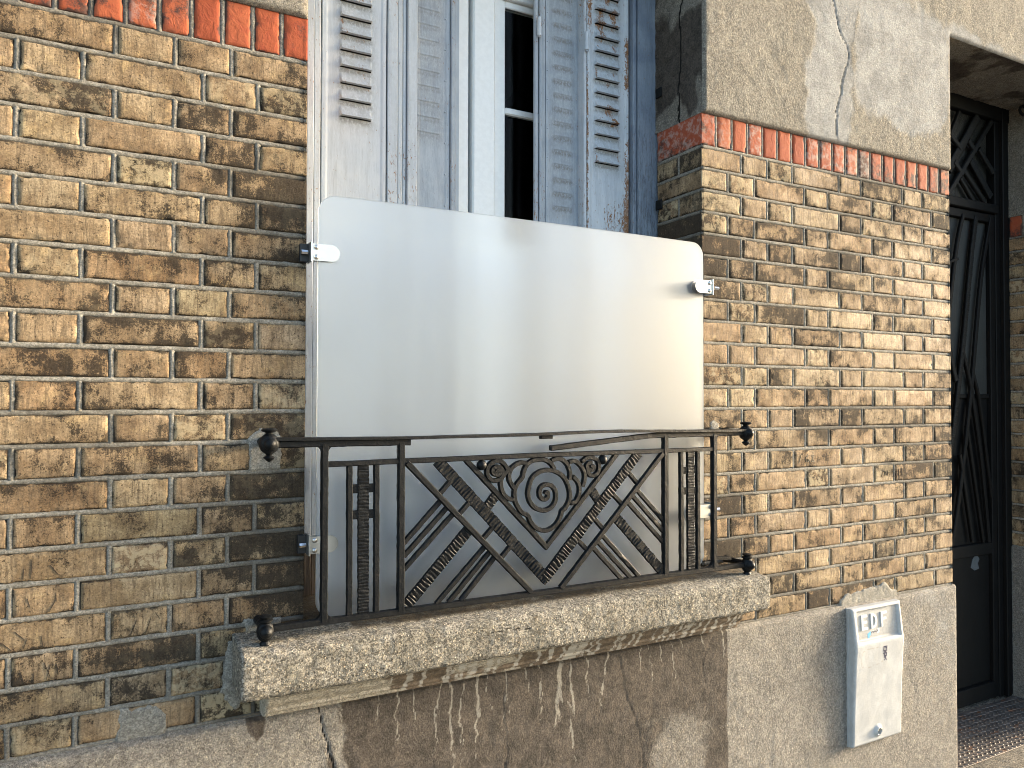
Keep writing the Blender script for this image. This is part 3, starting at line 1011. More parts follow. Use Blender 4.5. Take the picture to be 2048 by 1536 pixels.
# lip under the render, over the red band
def lip(acc, x0, x1, y0, y1, z, dz, st=4):
    surf(acc, (0, y0, z), X_, (0, 1, 0), (0, 0, -1), lines(x0, x1, st), lines(0, y1 - y0, .5), lambda u, v: -dz * v)
lip(up, -330, 0, YR + 1, .6, ZB, 0)
lip(up, W, D0, YR + 1, .6, ZB, 0)
lip(up, D1, 556, YR + 1, .6, ZB, 0)
# reveals and soffits of the openings
rn = lambda su, sv: (lambda u, v: (fbm(u * .4, v * .4, su, 4) - .5) * .5 * sstep(0, 2, u))
def rp(u, v):
    st = sstep(.42, .62, fbm(u * .08 + 3, v * .035, 77, 4)) * .95
    cr = sstep(.60, .25, linedist(u, v, jag([(9, 76), (8, 55), (10.5, 44), (9.5, 30), (11, 22), (10.5, ZB)], .3, 9, 1.5)))
    return np.stack([0 * u, st, cr, 0 * u], -1)
def rpd(u, v):
    st = sstep(.48, .66, fbm(u * .06 + 13, v * .05, 79, 4)) * .8
    return np.stack([0 * u, st, 0 * u, 0 * u], -1)
for X0, N0, y1, zt, pf in ((0, (1, 0, 0), 40, 75, rp), (W, (-1, 0, 0), 40, 75, rp), (D0, (1, 0, 0), 38, 62.8, rpd), (D1, (-1, 0, 0), 38, 62.8, rpd)):
    surf(up, (X0, YR + 1, 0), Y_, Z_, N0, lines(0, y1 - YR - 1, .7), lines(ZB, zt, .7 if X0 in (W, D1) else 3), rn(81, 0), pf)
surf(up, (0, YR + 1, 75), X_, Y_, (0, 0, -1), lines(0, W, 3), lines(0, 41, 3), None, rpd)
soff = lambda u, v: (fbm(u * .08 + v * .25, v * .3 + u * .3, 83, 4) - .5) * .9 * sstep(0, 2, v)
surf(up, (0, YR + 1, 62.8), X_, Y_, (0, 0, -1), uniq(lines(D0, D1, .8)), lines(0, 38.5, .8), soff, rpd)
# roofline closing the top, side ends
surf(up, (0, YR, 260), X_, Y_, Z_, [-330, 556], [0, 300])
up.build('rendered_wall', M_RENDER, house, label='sandy cement render with grey repair patches and a long crack')

# ---------------------------------------------------------------- plinth
YP = -1.5
ZP = -149.6
PX1 = 247.2
r_ = np.random.default_rng(21)
drips = []
for x0, z0, L, w in [(8.1, -149.5, 15, .35), (18, -149.5, 9, .2), (36.4, -149, 27, .42), (34, -150, 17, .22), (44.3, -149, 21, .45), (47, -150, 9, .2), (69.6, -148.5, 17, 1.1), (72.2, -150, 15, .5), (71, -161, 17, .38), (62, -150, 14, .25),
                     (85, -148.5, 16, .38), (96, -148.5, 8, .22), (103, -148.4, 7, .25), (58, -149.5, 7, .3), (27, -149.5, 10, .22), (40, -151, 22, .2), (77, -150, 11, .25), (111, -148.4, 6, .2), (119, -148.4, 6, .25), (127.5, -149, 9, .3), (23, -149.5, 13, .18), (52, -149.5, 15, .16), (99, -149.5, 12, .16), (107, -150, 13, .15)]:
    x, z = x0, z0
    pts = [(x, z)]
    while z > z0 - L:
        z -= .9
        x += r_.normal(0, .32)
        pts.append((x, z))
    drips.append((pts, w))
    if L > 12:
        for sgn in (-1, 1):
            k = int(len(pts) * r_.uniform(.25, .8))
            q = [pts[k]]
            for _ in range(int(r_.uniform(4, 10))):
                q.append((q[-1][0] + sgn * r_.random() * .45 - sgn * .08, q[-1][1] - .5 - .7 * r_.random()))
            drips.append((q, w * .35))
cracksP = [jag([(3.3, -149), (4, -155), (6.6, -163.4), (7.5, -172), (10, -182), (9, -196)], .2, 31, 1.5),
           jag([(72, -190), (70.5, -180), (60, -178), (52, -181), (50.5, -190), (51, -205)], .3, 32, 1.5),
           jag([(88, -150), (90.5, -163), (94, -170), (97, -183), (95, -200)], .3, 33, 1.5),
           jag([(124, -149), (119, -158), (120.5, -167), (110, -173), (100, -178), (94, -184)], .3, 34, 1.5),
           jag([(52, -149.5), (51, -160), (52.5, -170), (50.5, -181)], .25, 35, 1.5),
           jag([(20, -180), (34, -174), (42, -178), (50, -177)], .3, 37, 1.5),
           jag([(143, -151), (145, -165), (149, -180), (147, -200), (150, -225)], .25, 36, 1.5)]
smear = [(-13.5, -144), (-9.5, -146), (-8.5, -149), (-8.8, -153.5), (-10.5, -155), (-12.2, -152), (-13, -148)]

def paint_pl(u, v):
    w1 = (fbm(u * .1, v * .1, 91, 4) - .5)
    st = sstep(7.5, 12.5, u + w1 * 12 + (v + 150) * .02) * sstep(130.0, 128.6, u + w1 * .8)
    st = st * (.40 + .75 * sstep(.32, .60, fbm(u * .035 + 2, v * .05, 92, 4) + .35 * np.clip((v + 172) / 24, 0, 1)))
    st = np.maximum(st, sstep(3, 0, np.abs(u - 127.5)) * .9 * (u < 129.5) * (v > -178))
    st = np.maximum(st, .9 * sstep(.6, -.6, polydist(u, v, smear) + w1 * 2))
    for cx, cz, rr in ((5, -169, 1.2), (7.3, -166.5, .8), (6.2, -163, .6), (-8.8, -165, 1.0), (-8.5, -170, .8)):
        st = np.maximum(st, sstep(rr + .5, rr - .3, np.hypot(u - cx, (v - cz) * .4) + w1))
    pale = np.zeros_like(u)
    for pts, w in drips:
        x = np.array([p[0] for p in pts]); z = np.array([p[1] for p in pts])
        m = (u > x.min() - 2) & (u < x.max() + 2) & (v < z.max() + 1) & (v > z.min() - 2)
        if m.any():
            d = linedist(u[m], v[m], pts)
            fadev = .35 + .75 * vn(u[m] * 1.3, v[m] * .6, 95)
            pale[m] = np.maximum(pale[m], sstep(w * .8 + .22, w * .3, d) * fadev * (1 - .35 * sstep(z.min() + .5 * (z.max() - z.min()), z.min(), v[m])))
    cr = np.zeros_like(u)
    for c in cracksP:
        k = .9 if c is cracksP[0] else .42
        cr = np.maximum(cr, k * sstep(.30, .06, linedist(u, v, c)))
    patch = .45 * sstep(.58, .72, fbm(u * .03 + 7, v * .03, 96, 3)) * (u > 131)
    st = np.where(u > 131, .22 * sstep(.45, .7, fbm(u * .05, v * .04, 97, 4)), st)
    return np.stack([patch, st, cr, pale], -1)

def n_pl(u, v):
    d = np.minimum(ZP - v, np.abs(PX1 - u)) if True else 0
    d = np.where(u > D1 - 5, np.minimum(ZP - v, np.abs(u - (D1 - .6))), d)
    e = -1.3 * np.exp(-(np.maximum(d, 0) / .55) ** 1.25)
    f = sstep(.2, 2.0, d)
    nz = (fbm(u * .3, v * .3, 101, 4) - .5) * .34 + (vn(u * 1.7, v * 1.7, 103) - .5) * .06
    a = paint_pl(u, v)
    return e + nz * f - .35 * a[..., 2] * f

pl = Acc()
vzp = uniq(lines(-236, -205, 4), lines(-205, ZP, .42), [ZP - .2, ZP - .5, ZP - 1, ZP])
vzp = snap(vzp, (ZP,))
uxp = uniq(lines(-330, -70, 12), lines(-70, -18, .8), lines(-18, 134, .42), lines(134, PX1, .7), [PX1 - .2, PX1 - .5, PX1 - 1, PX1])
surf(pl, (0, YP, 0), X_, Z_, (0, -1, 0), uxp, vzp, n_pl, paint_pl)
surf(pl, (0, YP, 0), X_, Z_, (0, -1, 0), uniq([D1 - .6, D1 - .4, D1, D1 + .5], lines(D1, 556, 6)), vzp[::3] if vzp[::3][-1] == ZP else np.append(vzp[::3], ZP), n_pl)
# top ledge
surf(pl, (0, YP + 1.3, ZP), X_, Y_, Z_, uniq(lines(-330, PX1, 5)), [0, .4, 1.2], lambda u, v: .1 * v)
surf(pl, (0, YP + 1.3, ZP), X_, Y_, Z_, uniq(lines(D1 - .6, 556, 5)), [0, .4, 1.2], lambda u, v: .1 * v)
# sides in the doorway
dps = lambda u, v: np.stack([0 * u, .25 * sstep(.5, .7, fbm(u * .07, v * .05, 98, 4)), 0 * u, 0 * u], -1)
surf(pl, (PX1, YP + 1.3, 0), Y_, Z_, (1, 0, 0), lines(0, 38, 2), lines(-236, ZP, 3), None, dps)
surf(pl, (D1 - .6, YP + 1.3, 0), Y_, Z_, (-1, 0, 0), lines(0, 38, .8), lines(-236, ZP, .9), rn(85, 0), dps)
surf(pl, (PX1, YP + 1.3, ZP), (-1, 0, 0), Y_, Z_, [0, .9], [0, 38])
surf(pl, (D1 - .6, YP + 1.3, ZP), X_, Y_, Z_, [0, .9], [0, 38])
pl.build('plinth', M_PLINTH, house, label='rough grey-brown plinth with dark damp stain and white drips')

# ---------------------------------------------------------------- window sill and its moulding
def profile_sweep(acc, prof, x0, x1, step, res, amp, seed, endr=1.2, paint=None, freq=.8):
    pr = []
    for (a, b) in zip(prof[:-1], prof[1:]):
        a, b = np.array(a, float), np.array(b, float)
        n = max(1, int(np.hypot(*(b - a)) / res))
        for k in range(n):
            pr.append(a + (b - a) * k / n)
    pr.append(np.array(prof[-1], float))
    pr = np.array(pr)
    c = (pr.max(0) + pr.min(0)) / 2
    half = (pr.max(0) - pr.min(0)) / 2
    xs = uniq(lines(x0, x1, step), [x0, x0 + .15, x0 + .4, x0 + .8, x1, x1 - .15, x1 - .4, x1 - .8])
    de = np.minimum(xs - x0, x1 - xs)
    shrink = endr * .35 * (1 - np.sqrt(np.clip(1 - (1 - np.clip(de / endr, 0, 1)) ** 2, 0, 1)))
    T = np.gradient(pr, axis=0)
    T /= np.linalg.norm(T, axis=1)[:, None] + 1e-9
    N = np.stack([T[:, 1], -T[:, 0]], -1)
    if ((pr + N * .1 - c) ** 2).sum() < ((pr - c) ** 2).sum():
        N = -N
    s = np.arange(len(pr)) * res
    X, S = np.meshgrid(xs, s, indexing='ij')
    dn = (fbm(X * freq, S * freq, seed, 4) - .5) * 2 * amp + (vn(X * 2.4, S * 2.4, seed + 3) - .5) * amp * .5 - shrink[:, None]
    back = pr[:, 0] > -.01
    dn[:, back] = -shrink[:, None]
    V = np.zeros(X.shape + (3,))
    V[..., 0] = X
    V[..., 1] = pr[None, :, 0] + N[None, :, 0] * dn
    V[..., 2] = pr[None, :, 1] + N[None, :, 1] * dn
    A = paint(X, V[..., 1], V[..., 2]) if paint else np.zeros(X.shape + (4,))
    nv = len(pr)
    V2 = V.reshape(-1, 3)
    q = gridF(len(xs), nv)
    # end caps: concentric rings so that they can be rough too
    acc.add(V2, [q], A.reshape(-1, 4))
    for end, ring in ((x0, V[0]), (x1, V[-1])):
        cc = ring.mean(0)
        rings = [ring]
        for k in (.85, .6, .3):
            rr = cc + (ring - cc) * k
            rr[:, 0] = end + (fbm(rr[:, 1] * freq, rr[:, 2] * freq, seed + 9, 3) - .5) * amp * 1.5
            rings.append(rr)
        R = np.concatenate(rings + [cc[None]])
        n = nv
        F = []
        for a in range(3):
            for j in range(n):
                F.append([a * n + j, a * n + (j + 1) % n, (a + 1) * n + (j + 1) % n, (a + 1) * n + j])
        acc.add(R, [np.array(F), np.array([[3 * n + j, 3 * n + (j + 1) % n, 4 * n] for j in range(n)])])

crS = [jag([(94, -131), (94.5, -134), (93.2, -137), (94.2, -141)], .2, 41, .8), jag([(40, -135), (47, -134.4), (52, -135.2)], .15, 42, .8)]
def paint_sill(x, y, z):
    top = z > -132.4
    st = np.where(top, sstep(-12.5, -6, y) * (.35 + .5 * fbm(x * .12, y * .3, 111, 4)), .30 * sstep(.5, .7, fbm(x * .1, z * .3, 112, 4)))
    st = np.where(x < 10, st * .4, st)
    cr = np.zeros_like(x)
    for c in crS:
        cr = np.maximum(cr, .8 * sstep(.3, .08, linedist(x, z, c)) * (y < -12))
    pale = sstep(2.5, 0, np.hypot((x + 5) * .5, (z + 137) * .35)) * .55 * (y < -13)
    pale = np.maximum(pale, .35 * sstep(.62, .7, fbm(x * .25, z * .4, 113, 3)) * (y < -13))
    return np.stack([0 * x, st, cr, pale], -1)
sl = Acc()
profile_sweep(sl, [(0.6, -130.5), (-8, -131.0), (-12.2, -131.45), (-13.4, -131.8), (-13.95, -132.5), (-14.1, -133.4), (-14.0, -139.6), (-13.8, -140.6), (-13.2, -141.2), (-12.2, -141.4), (0.6, -141.4), (0.6, -130.5)],
              -15.6, 134.5, .42, .42, .15, 121, .9, paint_sill)
surf(sl, (0, .4, -130.55), X_, Y_, Z_, lines(.1, W - .1, 1.0), lines(0, 22.5, 1.0), lambda u, v: (fbm(u * .8, v * .8, 131, 4) - .5) * .4 + .02 * v, lambda u, v: np.stack([0 * u, .6 + 0 * u, 0 * u, 0 * u], -1))
sill_o = sl.build('window_sill', M_SILL, house, label='thick worn pebbly concrete window sill')

def paint_mo(x, y, z):
    w1 = (fbm(x * .15, z * .6, 141, 4) - .5)
    st = sstep(17, 22, x + w1 * 10 + (z + 145) * 1.2)
    st = st * np.where((x > 34) & (x < 60), sstep(-.02, .10, w1 + .05 * (x - 42) / 9), 1)
    pale = np.zeros_like(x)
    for pts, w in drips:
        xc = pts[0][0]
        pale = np.maximum(pale, sstep(w + .9, w * .5, np.abs(x - xc + (fbm(x * 0 + xc, z * .8, 143, 2) - .5) * 2)) * (.4 + .6 * vn(x * 1.1, z * .5, 145)))
    for xc in (101, 105, 108, 112, 115.5, 119, 123, 126, 88, 91, 66, 75):
        pale = np.maximum(pale, sstep(.9, .2, np.abs(x - xc + (fbm(x * 0 + xc, z * .8, 144, 2) - .5) * 2.5)) * (.55 + .45 * vn(x * 1.1, z * .7, 146)))
    return np.stack([0 * x, st, 0 * x, pale * (x > 18)], -1)
mo = Acc()
profile_sweep(mo, [(.3, -141.0), (-9.0, -141.0), (-9.05, -143.0), (-8.3, -143.4), (-7.8, -144.6), (-6.6, -145.8), (-6.2, -146.1), (-6.2, -146.9), (-5.4, -147.3), (-5.0, -148.2), (-3.2, -148.9), (.3, -149.0), (.3, -141.0)],
              -9.6, 129.9, .5, .35, .10, 151, .8, paint_mo, 1.1)
m_ = mo.build('sill_moulding', M_MOULD, None, label=None)
m_.parent = sill_o
m_.location = -Vector(WL[house] / 100) - Vector((0, 0, GZ / 100)) if False else (0, 0, 0)
_d = (np.array([0, 0, -GZ]) - WL[house]) / 100
for v in m_.data.vertices:
    v.co += Vector(_d)

# lumps of filler mortar smeared over the bricks
def blob(acc, poly, N0=-1, seed=0, h=.35, y=0.0):
    P_ = np.array(poly, float)
    xs = lines(P_[:, 0].min() - 1, P_[:, 0].max() + 1, .35)
    zs = lines(P_[:, 1].min() - 1, P_[:, 1].max() + 1, .35)
    U, V = np.meshgrid(xs, zs, indexing='ij')
    d = polydist(U, V, poly) + (fbm(U * .6, V * .6, seed, 3) - .5) * 1.4
    n = h * sstep(.3, -.6, d) - .9 * sstep(-.1, .6, d) + (fbm(U * .9, V * .9, seed + 5, 3) - .5) * .25
    cu, cv = (U[1:, 1:] + U[:-1, :-1]) / 2, (V[1:, 1:] + V[:-1, :-1]) / 2
    kp = (polydist(cu, cv, poly) + (fbm(cu * .6, cv * .6, seed, 3) - .5) * 1.4) < .75
    Pn = np.stack([U, y - n, V], -1)
    acc.add(Pn.reshape(-1, 3), [gridF(len(xs), len(zs), keep=kp)])
bb = Acc()
blob(bb, [(-12.4, -88.7), (-12.2, -94.6), (-5.6, -94.6), (-5.4, -88.7), (-5.2, -87.2), (-6.2, -85.6), (-10, -85.6), (-12.6, -87.0)], seed=161, h=.15)
blob(bb, [(-37.5, -143.2), (-38, -150), (-29, -150.4), (-28.4, -146), (-31, -143.6)], seed=163, h=.1)
blob(bb, [(-13, -128), (-13, -134), (-5, -134), (-5, -128)], seed=165, h=.1)
blob(bb, [(183.0, -150.6), (182.6, -147.6), (185, -146.0), (190, -145.8), (199, -144.8), (201, -145.6), (206, -143.6), (209, -146.6), (212.5, -147.8), (213, -150.6)], seed=167, h=.35)
blob(bb, [(123.8, -85.6), (123.8, -87.8), (127.5, -87.8), (127.6, -86.0), (125.5, -84.8)], seed=168, h=.1)
blob(bb, [(-16.5, -132), (-17.6, -143), (-15, -147), (-13.5, -147), (-14.5, -132)], seed=169, h=.5)
bb.build('filler_mortar', M_MORTAR, house, label='grey filler mortar smeared over the bricks')

# ---------------------------------------------------------------- window
YF = 22.0
def vbar(acc, x0, x1, y0, y1, z0=-130, z1=74.5, b=.15, A=None, seed=0):
    """long vertical member as a fine strip so that wear attributes can vary"""
    zs = lines(z0, z1, 2.0)
    pr = [(x0, y1), (x0, y0 + b), (x0 + b, y0), (x1 - b, y0), (x1, y0 + b), (x1, y1)]
    zs = np.array(zs)
    V = np.zeros((len(pr), len(zs), 3))
    for i, (x, y) in enumerate(pr):
        w = (vn(zs * .15, i * 3.1 + seed, 171 + seed) - .5) * .06
        V[i, :, 0] = x + w
        V[i, :, 1] = y + w
        V[i, :, 2] = zs
    if callable(A):
        AA = np.stack([A(V[i, :, 0], zs) for i in range(len(pr))])
    else:
        AA = np.broadcast_to(np.array(A if A is not None else (0, 0, 0, 0), float), (len(pr), len(zs), 4))
    acc.add(V.reshape(-1, 3), [gridF(len(pr), len(zs))], AA.reshape(-1, 4))
    # closed ends
    for k in (0, len(zs) - 1):
        acc.add(V[:, k], [np.array([list(range(len(pr)))])])

win = Acc()
rotA = lambda x, z: np.stack([sstep(-112, -120, z), 0 * z + .1, 0 * z + .15, 0 * z + .25 + 0 * x], -1)
for x0, x1, y0 in ((-1.5, 4.9, YF + .1), (4.9, 6.7, YF), (7.0, 8.6, YF + .8)):
    vbar(win, x0, x1, y0, y0 + 8, A=rotA, seed=int(x0 * 3) % 7)
win_l = win.build('window_jamb', M_BLUE, house, sharp=30, label='pale blue jamb with rotten bare wood at its foot')
win = Acc()
drkA = lambda x, z: np.stack([0 * z, .15 + 0 * z, .35 + .65 * sstep(30, -10, z), .1 + 0 * z], -1)
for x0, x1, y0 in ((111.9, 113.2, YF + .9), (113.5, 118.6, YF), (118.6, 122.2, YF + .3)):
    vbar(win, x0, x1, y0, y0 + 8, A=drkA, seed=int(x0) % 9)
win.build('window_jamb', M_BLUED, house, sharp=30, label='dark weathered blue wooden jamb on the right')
one_box('window_head', M_BLUE, house, 0, W, YF, YF + 10, 72, 76, b=.2)

def leaf(x0, x1, y, lx0, lx1, ztop, zbot, pitch, depth, rust, mat, name, label, side='L', bare=.1, seed=0, fold=.7, dirtk=.7):
    a = Acc()
    xs = uniq(lines(x0, x1, .9), lines(lx0 - .4, lx1 + .4, .35), [x0, x0 + .15, x1 - .15, x1], [x0 + 1.3, x0 + 1.5, x1 - 1.3, x1 - 1.5])
    nl = int((ztop - zbot) / pitch) + 1
    zz = set()
    for k in range(nl):
        zl = zbot + k * pitch
        for t in (-1.5, -1.0, -.5, -.12, 0.0, .1, .25, .4, .5, .8, 1.2, 1.7, 2.2, 2.8, 3.4):
            zz.add(round(zl + t, 3))
    zs = uniq(lines(-129, zbot - 2, 3.0), sorted(zz), lines(ztop, 74, 3))
    U, V = np.meshgrid(xs, zs, indexing='ij')
    n = np.zeros_like(U)
    inx = sstep(lx0 - .1, lx0 + .35, U) * sstep(lx1 + .1, lx1 - .35, U)
    slot = np.zeros_like(U)
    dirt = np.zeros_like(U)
    for k in range(nl):
        zl = zbot + k * pitch
        if zl > ztop:
            break
        t = V - zl
        n += inx * depth * np.where(t < -.05, 0, np.where(t < .02, .5, np.clip(1 - t / 3.2, 0, 1) ** 1.1 + .28 * (t < .42)))
        arch = sstep(0, 1, inx)
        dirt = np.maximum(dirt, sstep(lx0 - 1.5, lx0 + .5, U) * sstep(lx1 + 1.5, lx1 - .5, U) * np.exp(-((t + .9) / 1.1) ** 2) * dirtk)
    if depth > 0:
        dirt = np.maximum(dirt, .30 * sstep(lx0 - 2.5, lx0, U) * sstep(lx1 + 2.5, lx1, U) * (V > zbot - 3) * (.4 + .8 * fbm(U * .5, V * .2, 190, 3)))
    dent = (fbm(U * .15, V * .05, 181 + seed, 3) - .5) * .25
    rim = np.where((U < x0 + 1.4) | (U > x1 - 1.4), .16, 0)
    n = n + dent + rim
    n[0, :] -= .6
    n[-1, :] -= .6
    edge = np.minimum(U - x0, x1 - U)
    rsv = rust * (.12 + .62 * sstep(3.2, .4, edge) * sstep(.3, .7, vn(U * .3, V * .06, 185 + seed)) + .5 * inx * sstep(.6, .8, vn(U * .4 + 9, V * .25, 187 + seed)) * (V > zbot - 1))
    rsv = rsv + rust * .35 * sstep(10, 0, np.abs(V + 20)) * sstep(6, 3, np.abs(U - (x0 + x1) / 2 - 3)) * (side == 'R')
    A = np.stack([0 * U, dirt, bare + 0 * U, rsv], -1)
    Pn = np.stack([U, y - n, V], -1)
    kp = np.ones((len(xs) - 1, len(zs) - 1), bool)
    cu, cv = (xs[1:] + xs[:-1]) / 2, (zs[1:] + zs[:-1]) / 2
    if depth > .3:
        for k in range(nl):
            zl = zbot + k * pitch
            kp &= ~(((cu > lx0 + .1) & (cu < lx1 - .1))[:, None] & ((cv < zl) & (cv > zl - .12))[None, :])
    a.add(Pn.reshape(-1, 3), [gridF(len(xs), len(zs), keep=kp)], A.reshape(-1, 4))
    # near-black back of the leaf: shade inside the pressed louvres put into its colour
    o = a.build(name, mat, house, label=label, sharp=50)
    bk = Acc()
    box(bk, x0 + .2, x1 - .2, y + .5, y + .9, -129, 74)
    bo = bk.build('slot_shade_plate', M_DARK, house)
    bo.parent = o
    return o

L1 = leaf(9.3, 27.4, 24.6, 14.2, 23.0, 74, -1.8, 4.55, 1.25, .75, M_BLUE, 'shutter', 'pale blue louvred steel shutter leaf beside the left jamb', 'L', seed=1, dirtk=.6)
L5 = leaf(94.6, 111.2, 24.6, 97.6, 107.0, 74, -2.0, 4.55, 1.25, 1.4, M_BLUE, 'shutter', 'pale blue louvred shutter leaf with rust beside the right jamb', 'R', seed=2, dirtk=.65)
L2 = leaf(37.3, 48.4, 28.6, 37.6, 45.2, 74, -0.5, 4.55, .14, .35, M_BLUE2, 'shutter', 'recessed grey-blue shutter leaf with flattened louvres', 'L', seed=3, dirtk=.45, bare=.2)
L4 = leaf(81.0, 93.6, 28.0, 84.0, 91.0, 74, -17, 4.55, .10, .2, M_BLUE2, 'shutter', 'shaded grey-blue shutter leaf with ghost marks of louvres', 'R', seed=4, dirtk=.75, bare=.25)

def addto(o, name, mat, acc, smooth=False, label=None, sharp=None):
    b = acc.build(name, mat, house, smooth=smooth, label=label, sharp=sharp)
    b.parent = o
    return b

# folding posts between the leaves
def posts(o, items, mat, A=None):
    a = Acc()
    for k, (x0, x1, y0) in enumerate(items):
        vbar(a, x0, x1, y0, y0 + (.9 if 70 < x0 < 90 else 3.5), -129, 74, .25, A=A, seed=k)
    return addto(o, 'shutter_post', mat, a, True, sharp=30)
rA = lambda x, z: np.stack([0 * z, .1 + 0 * z, .1 + 0 * z, .15 + .25 * sstep(.5, .8, vn(z * .07, 3, 191))], -1)
posts(L1, [(27.9, 31.0, 25.2), (31.2, 32.6, 25.8), (32.9, 34.0, 26.5), (34.2, 37.2, 25.9)], M_BLUE, rA)
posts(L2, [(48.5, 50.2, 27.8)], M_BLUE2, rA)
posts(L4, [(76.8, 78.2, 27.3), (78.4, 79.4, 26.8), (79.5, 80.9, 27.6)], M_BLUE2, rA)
posts(L5, [(93.4, 94.5, 24.4)], M_BLUE, rA)
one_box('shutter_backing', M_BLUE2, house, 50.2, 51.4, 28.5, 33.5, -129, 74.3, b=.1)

def hinge(o, x, y, z, r=.62, h=5.2):
    a = Acc()
    lathe(a, (x, y, z - h / 2), [(0.01, -.3), (r * .5, -.3), (r * .55, 0), (r, .05), (r, h / 2 - .08), (r * .9, h / 2), (r * .9, h / 2 + .06), (r * .85, h - .1), (r * .4, h), (.01, h + .2)], n=14)
    addto(o, 'hinge', M_BLUE if x < 60 else M_PVC if False else M_BLUE, a, True, sharp=40)
hinge(L1, 8.9, 23.2, -38.5)
hinge(L1, 8.9, 23.2, -103.0)
hinge(L5, 93.9, 23.6, 36.5, .7, 6)
hinge(L4, 77.8, 26.2, 38.5, .7, 6)
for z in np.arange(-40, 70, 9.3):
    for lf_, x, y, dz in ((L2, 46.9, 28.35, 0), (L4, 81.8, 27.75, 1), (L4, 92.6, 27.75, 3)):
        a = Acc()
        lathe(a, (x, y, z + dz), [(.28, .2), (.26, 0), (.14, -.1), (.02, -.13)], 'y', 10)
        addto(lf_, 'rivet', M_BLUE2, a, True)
# little steel lugs on the right reveal
for z in (23.5, -14.0):
    one_box('shutter_stop', M_DOOR_EDGE, house, W - .55, W - .1, 18.6, 21.6, z - 1.6, z + 1.6, b=.1)

# the plastic window itself
def wwin():
    fr = Acc()
    YW = 33.5
    for x0, x1 in ((8.0, 16.0), (104.6, 112.6)):
        box(fr, x0, x1, YW, YW + 6, -129, 74, .3)
    box(fr, 16, 104.6, YW, YW + 6, -129, -121, .3)
    box(fr, 16, 104.6, YW, YW + 6, 66, 74, .3)
    w = fr.build('window', M_PVC, house, smooth=False, label='white plastic casement window behind the shutters, dark room inside')
    for x0, x1, g0, g1 in ((16.2, 56.5, 23, 50.5), (57.6, 104.4, 69.9, 98.5)):
        s = Acc()
        if x0 < 30:
            box(s, x0, g0 - .9, YW - .8, YW + 4.5, -120.5, 65.5, .4)
            box(s, g1 + .9, x1, YW - .8, YW + 4.5, -120.5, 65.5, .4)
        else:
            box(s, x0, 65.3, YW - 1.6, YW + 4.5, -120.5, 65.5, .5)
            box(s, g1 + .9, x1, YW - .8, YW + 4.5, -120.5, 65.5, .4)
        a0, a1 = g0 - .9, g1 + .9
        if x0 > 30:
            a0 = 65.3
        box(s, a0, a1, YW - .8, YW + 4.5, -120.5, -112, .3)
        box(s, a0, a1, YW - .8, YW + 4.5, 48.5, 65.5, .3)
        # glazing bead
        box(s, a0, g0, YW + .6, YW + 3, -112, 48.5, .3)
        box(s, g1, a1, YW + .6, YW + 3, -112, 48.5, .3)
        box(s, g0, g1, YW + .6, YW + 3, 46.2, 48.5, .3)
        box(s, g0, g1, YW + .6, YW + 3, -112, -109.7, .3)
        addto(w, 'sash', M_PVC, s)
        for zc in (13.1, -30, -72):
            s = Acc()
            box(s, g0, g1, YW + .5, YW + 2.6, zc - 1.15, zc + 1.15, .45)
            addto(w, 'glazing_bar', M_PVC, s)
        s = Acc()
        box(s, g0, g1, YW + 1.2, YW + 1.9, -30.5, 46.2, .02)
        addto(w, 'glass_pane', M_GLASS, s)
        s = Acc()
        box(s, g0, g1, YW + 1.0, YW + 2.0, -109.7, -30.5, .02)
        addto(w, 'added_bright_infill', M_PVC, s)  # unseen white sheet, added to brighten the band through the frosted panel
    return w
wn_ = wwin()
# the dark room behind
rm = Acc()
x0, x1, y0, y1, z0, z1 = -60, 190, 39.7, 300, -150, 120
for O, U, V, lu, lv in (((x0, y1, z0), X_, Z_, x1 - x0, z1 - z0), ((x0, y0, z0), Y_, Z_, y1 - y0, z1 - z0), ((x1, y0, z0), Y_, Z_, y1 - y0, z1 - z0), ((x0, y0, z0), X_, Y_, x1 - x0, y1 - y0), ((x0, y0, z1), X_, Y_, x1 - x0, y1 - y0)):
    surf(rm, O, U, V, np.cross(U, V), [0, lu], [0, lv])
for a_, b_, c_, d_ in ((x0, 2, z0, z1), (118, x1, z0, z1), (2, 118, z0, -127), (2, 118, 73, z1)):
    surf(rm, (a_, y0, c_), X_, Z_, (0, -1, 0), [0, b_ - a_], [0, d_ - c_])
rm.build('room_interior', M_DARK, house, smooth=False)
# back of the facade (keeps daylight out of the cavities)
bk = Acc()
for a_, b_, c_, d_ in ((-330, -1, -236, 260), (W + 1, D0 - 1, -236, 260), (D1 + 1, 556, -236, 260), (-1, W + 1, 76, 260), (D0 - 1, D1 + 1, 64, 260), (-1, W + 1, -236, -133)):
    surf(bk, (a_, 6, c_), X_, Z_, (0, -1, 0), [0, b_ - a_], [0, d_ - c_])
surf(bk, (-330, 300, -236), X_, Z_, Y_, [0, 886], [0, 496])
surf(bk, (-330, YR + 1, -236), Y_, Z_, (-1, 0, 0), [0, 300], [0, 496])
surf(bk, (556, YR + 1, -236), Y_, Z_, X_, [0, 300], [0, 496])
bk.build('masonry_back', M_BACK, house, smooth=False)

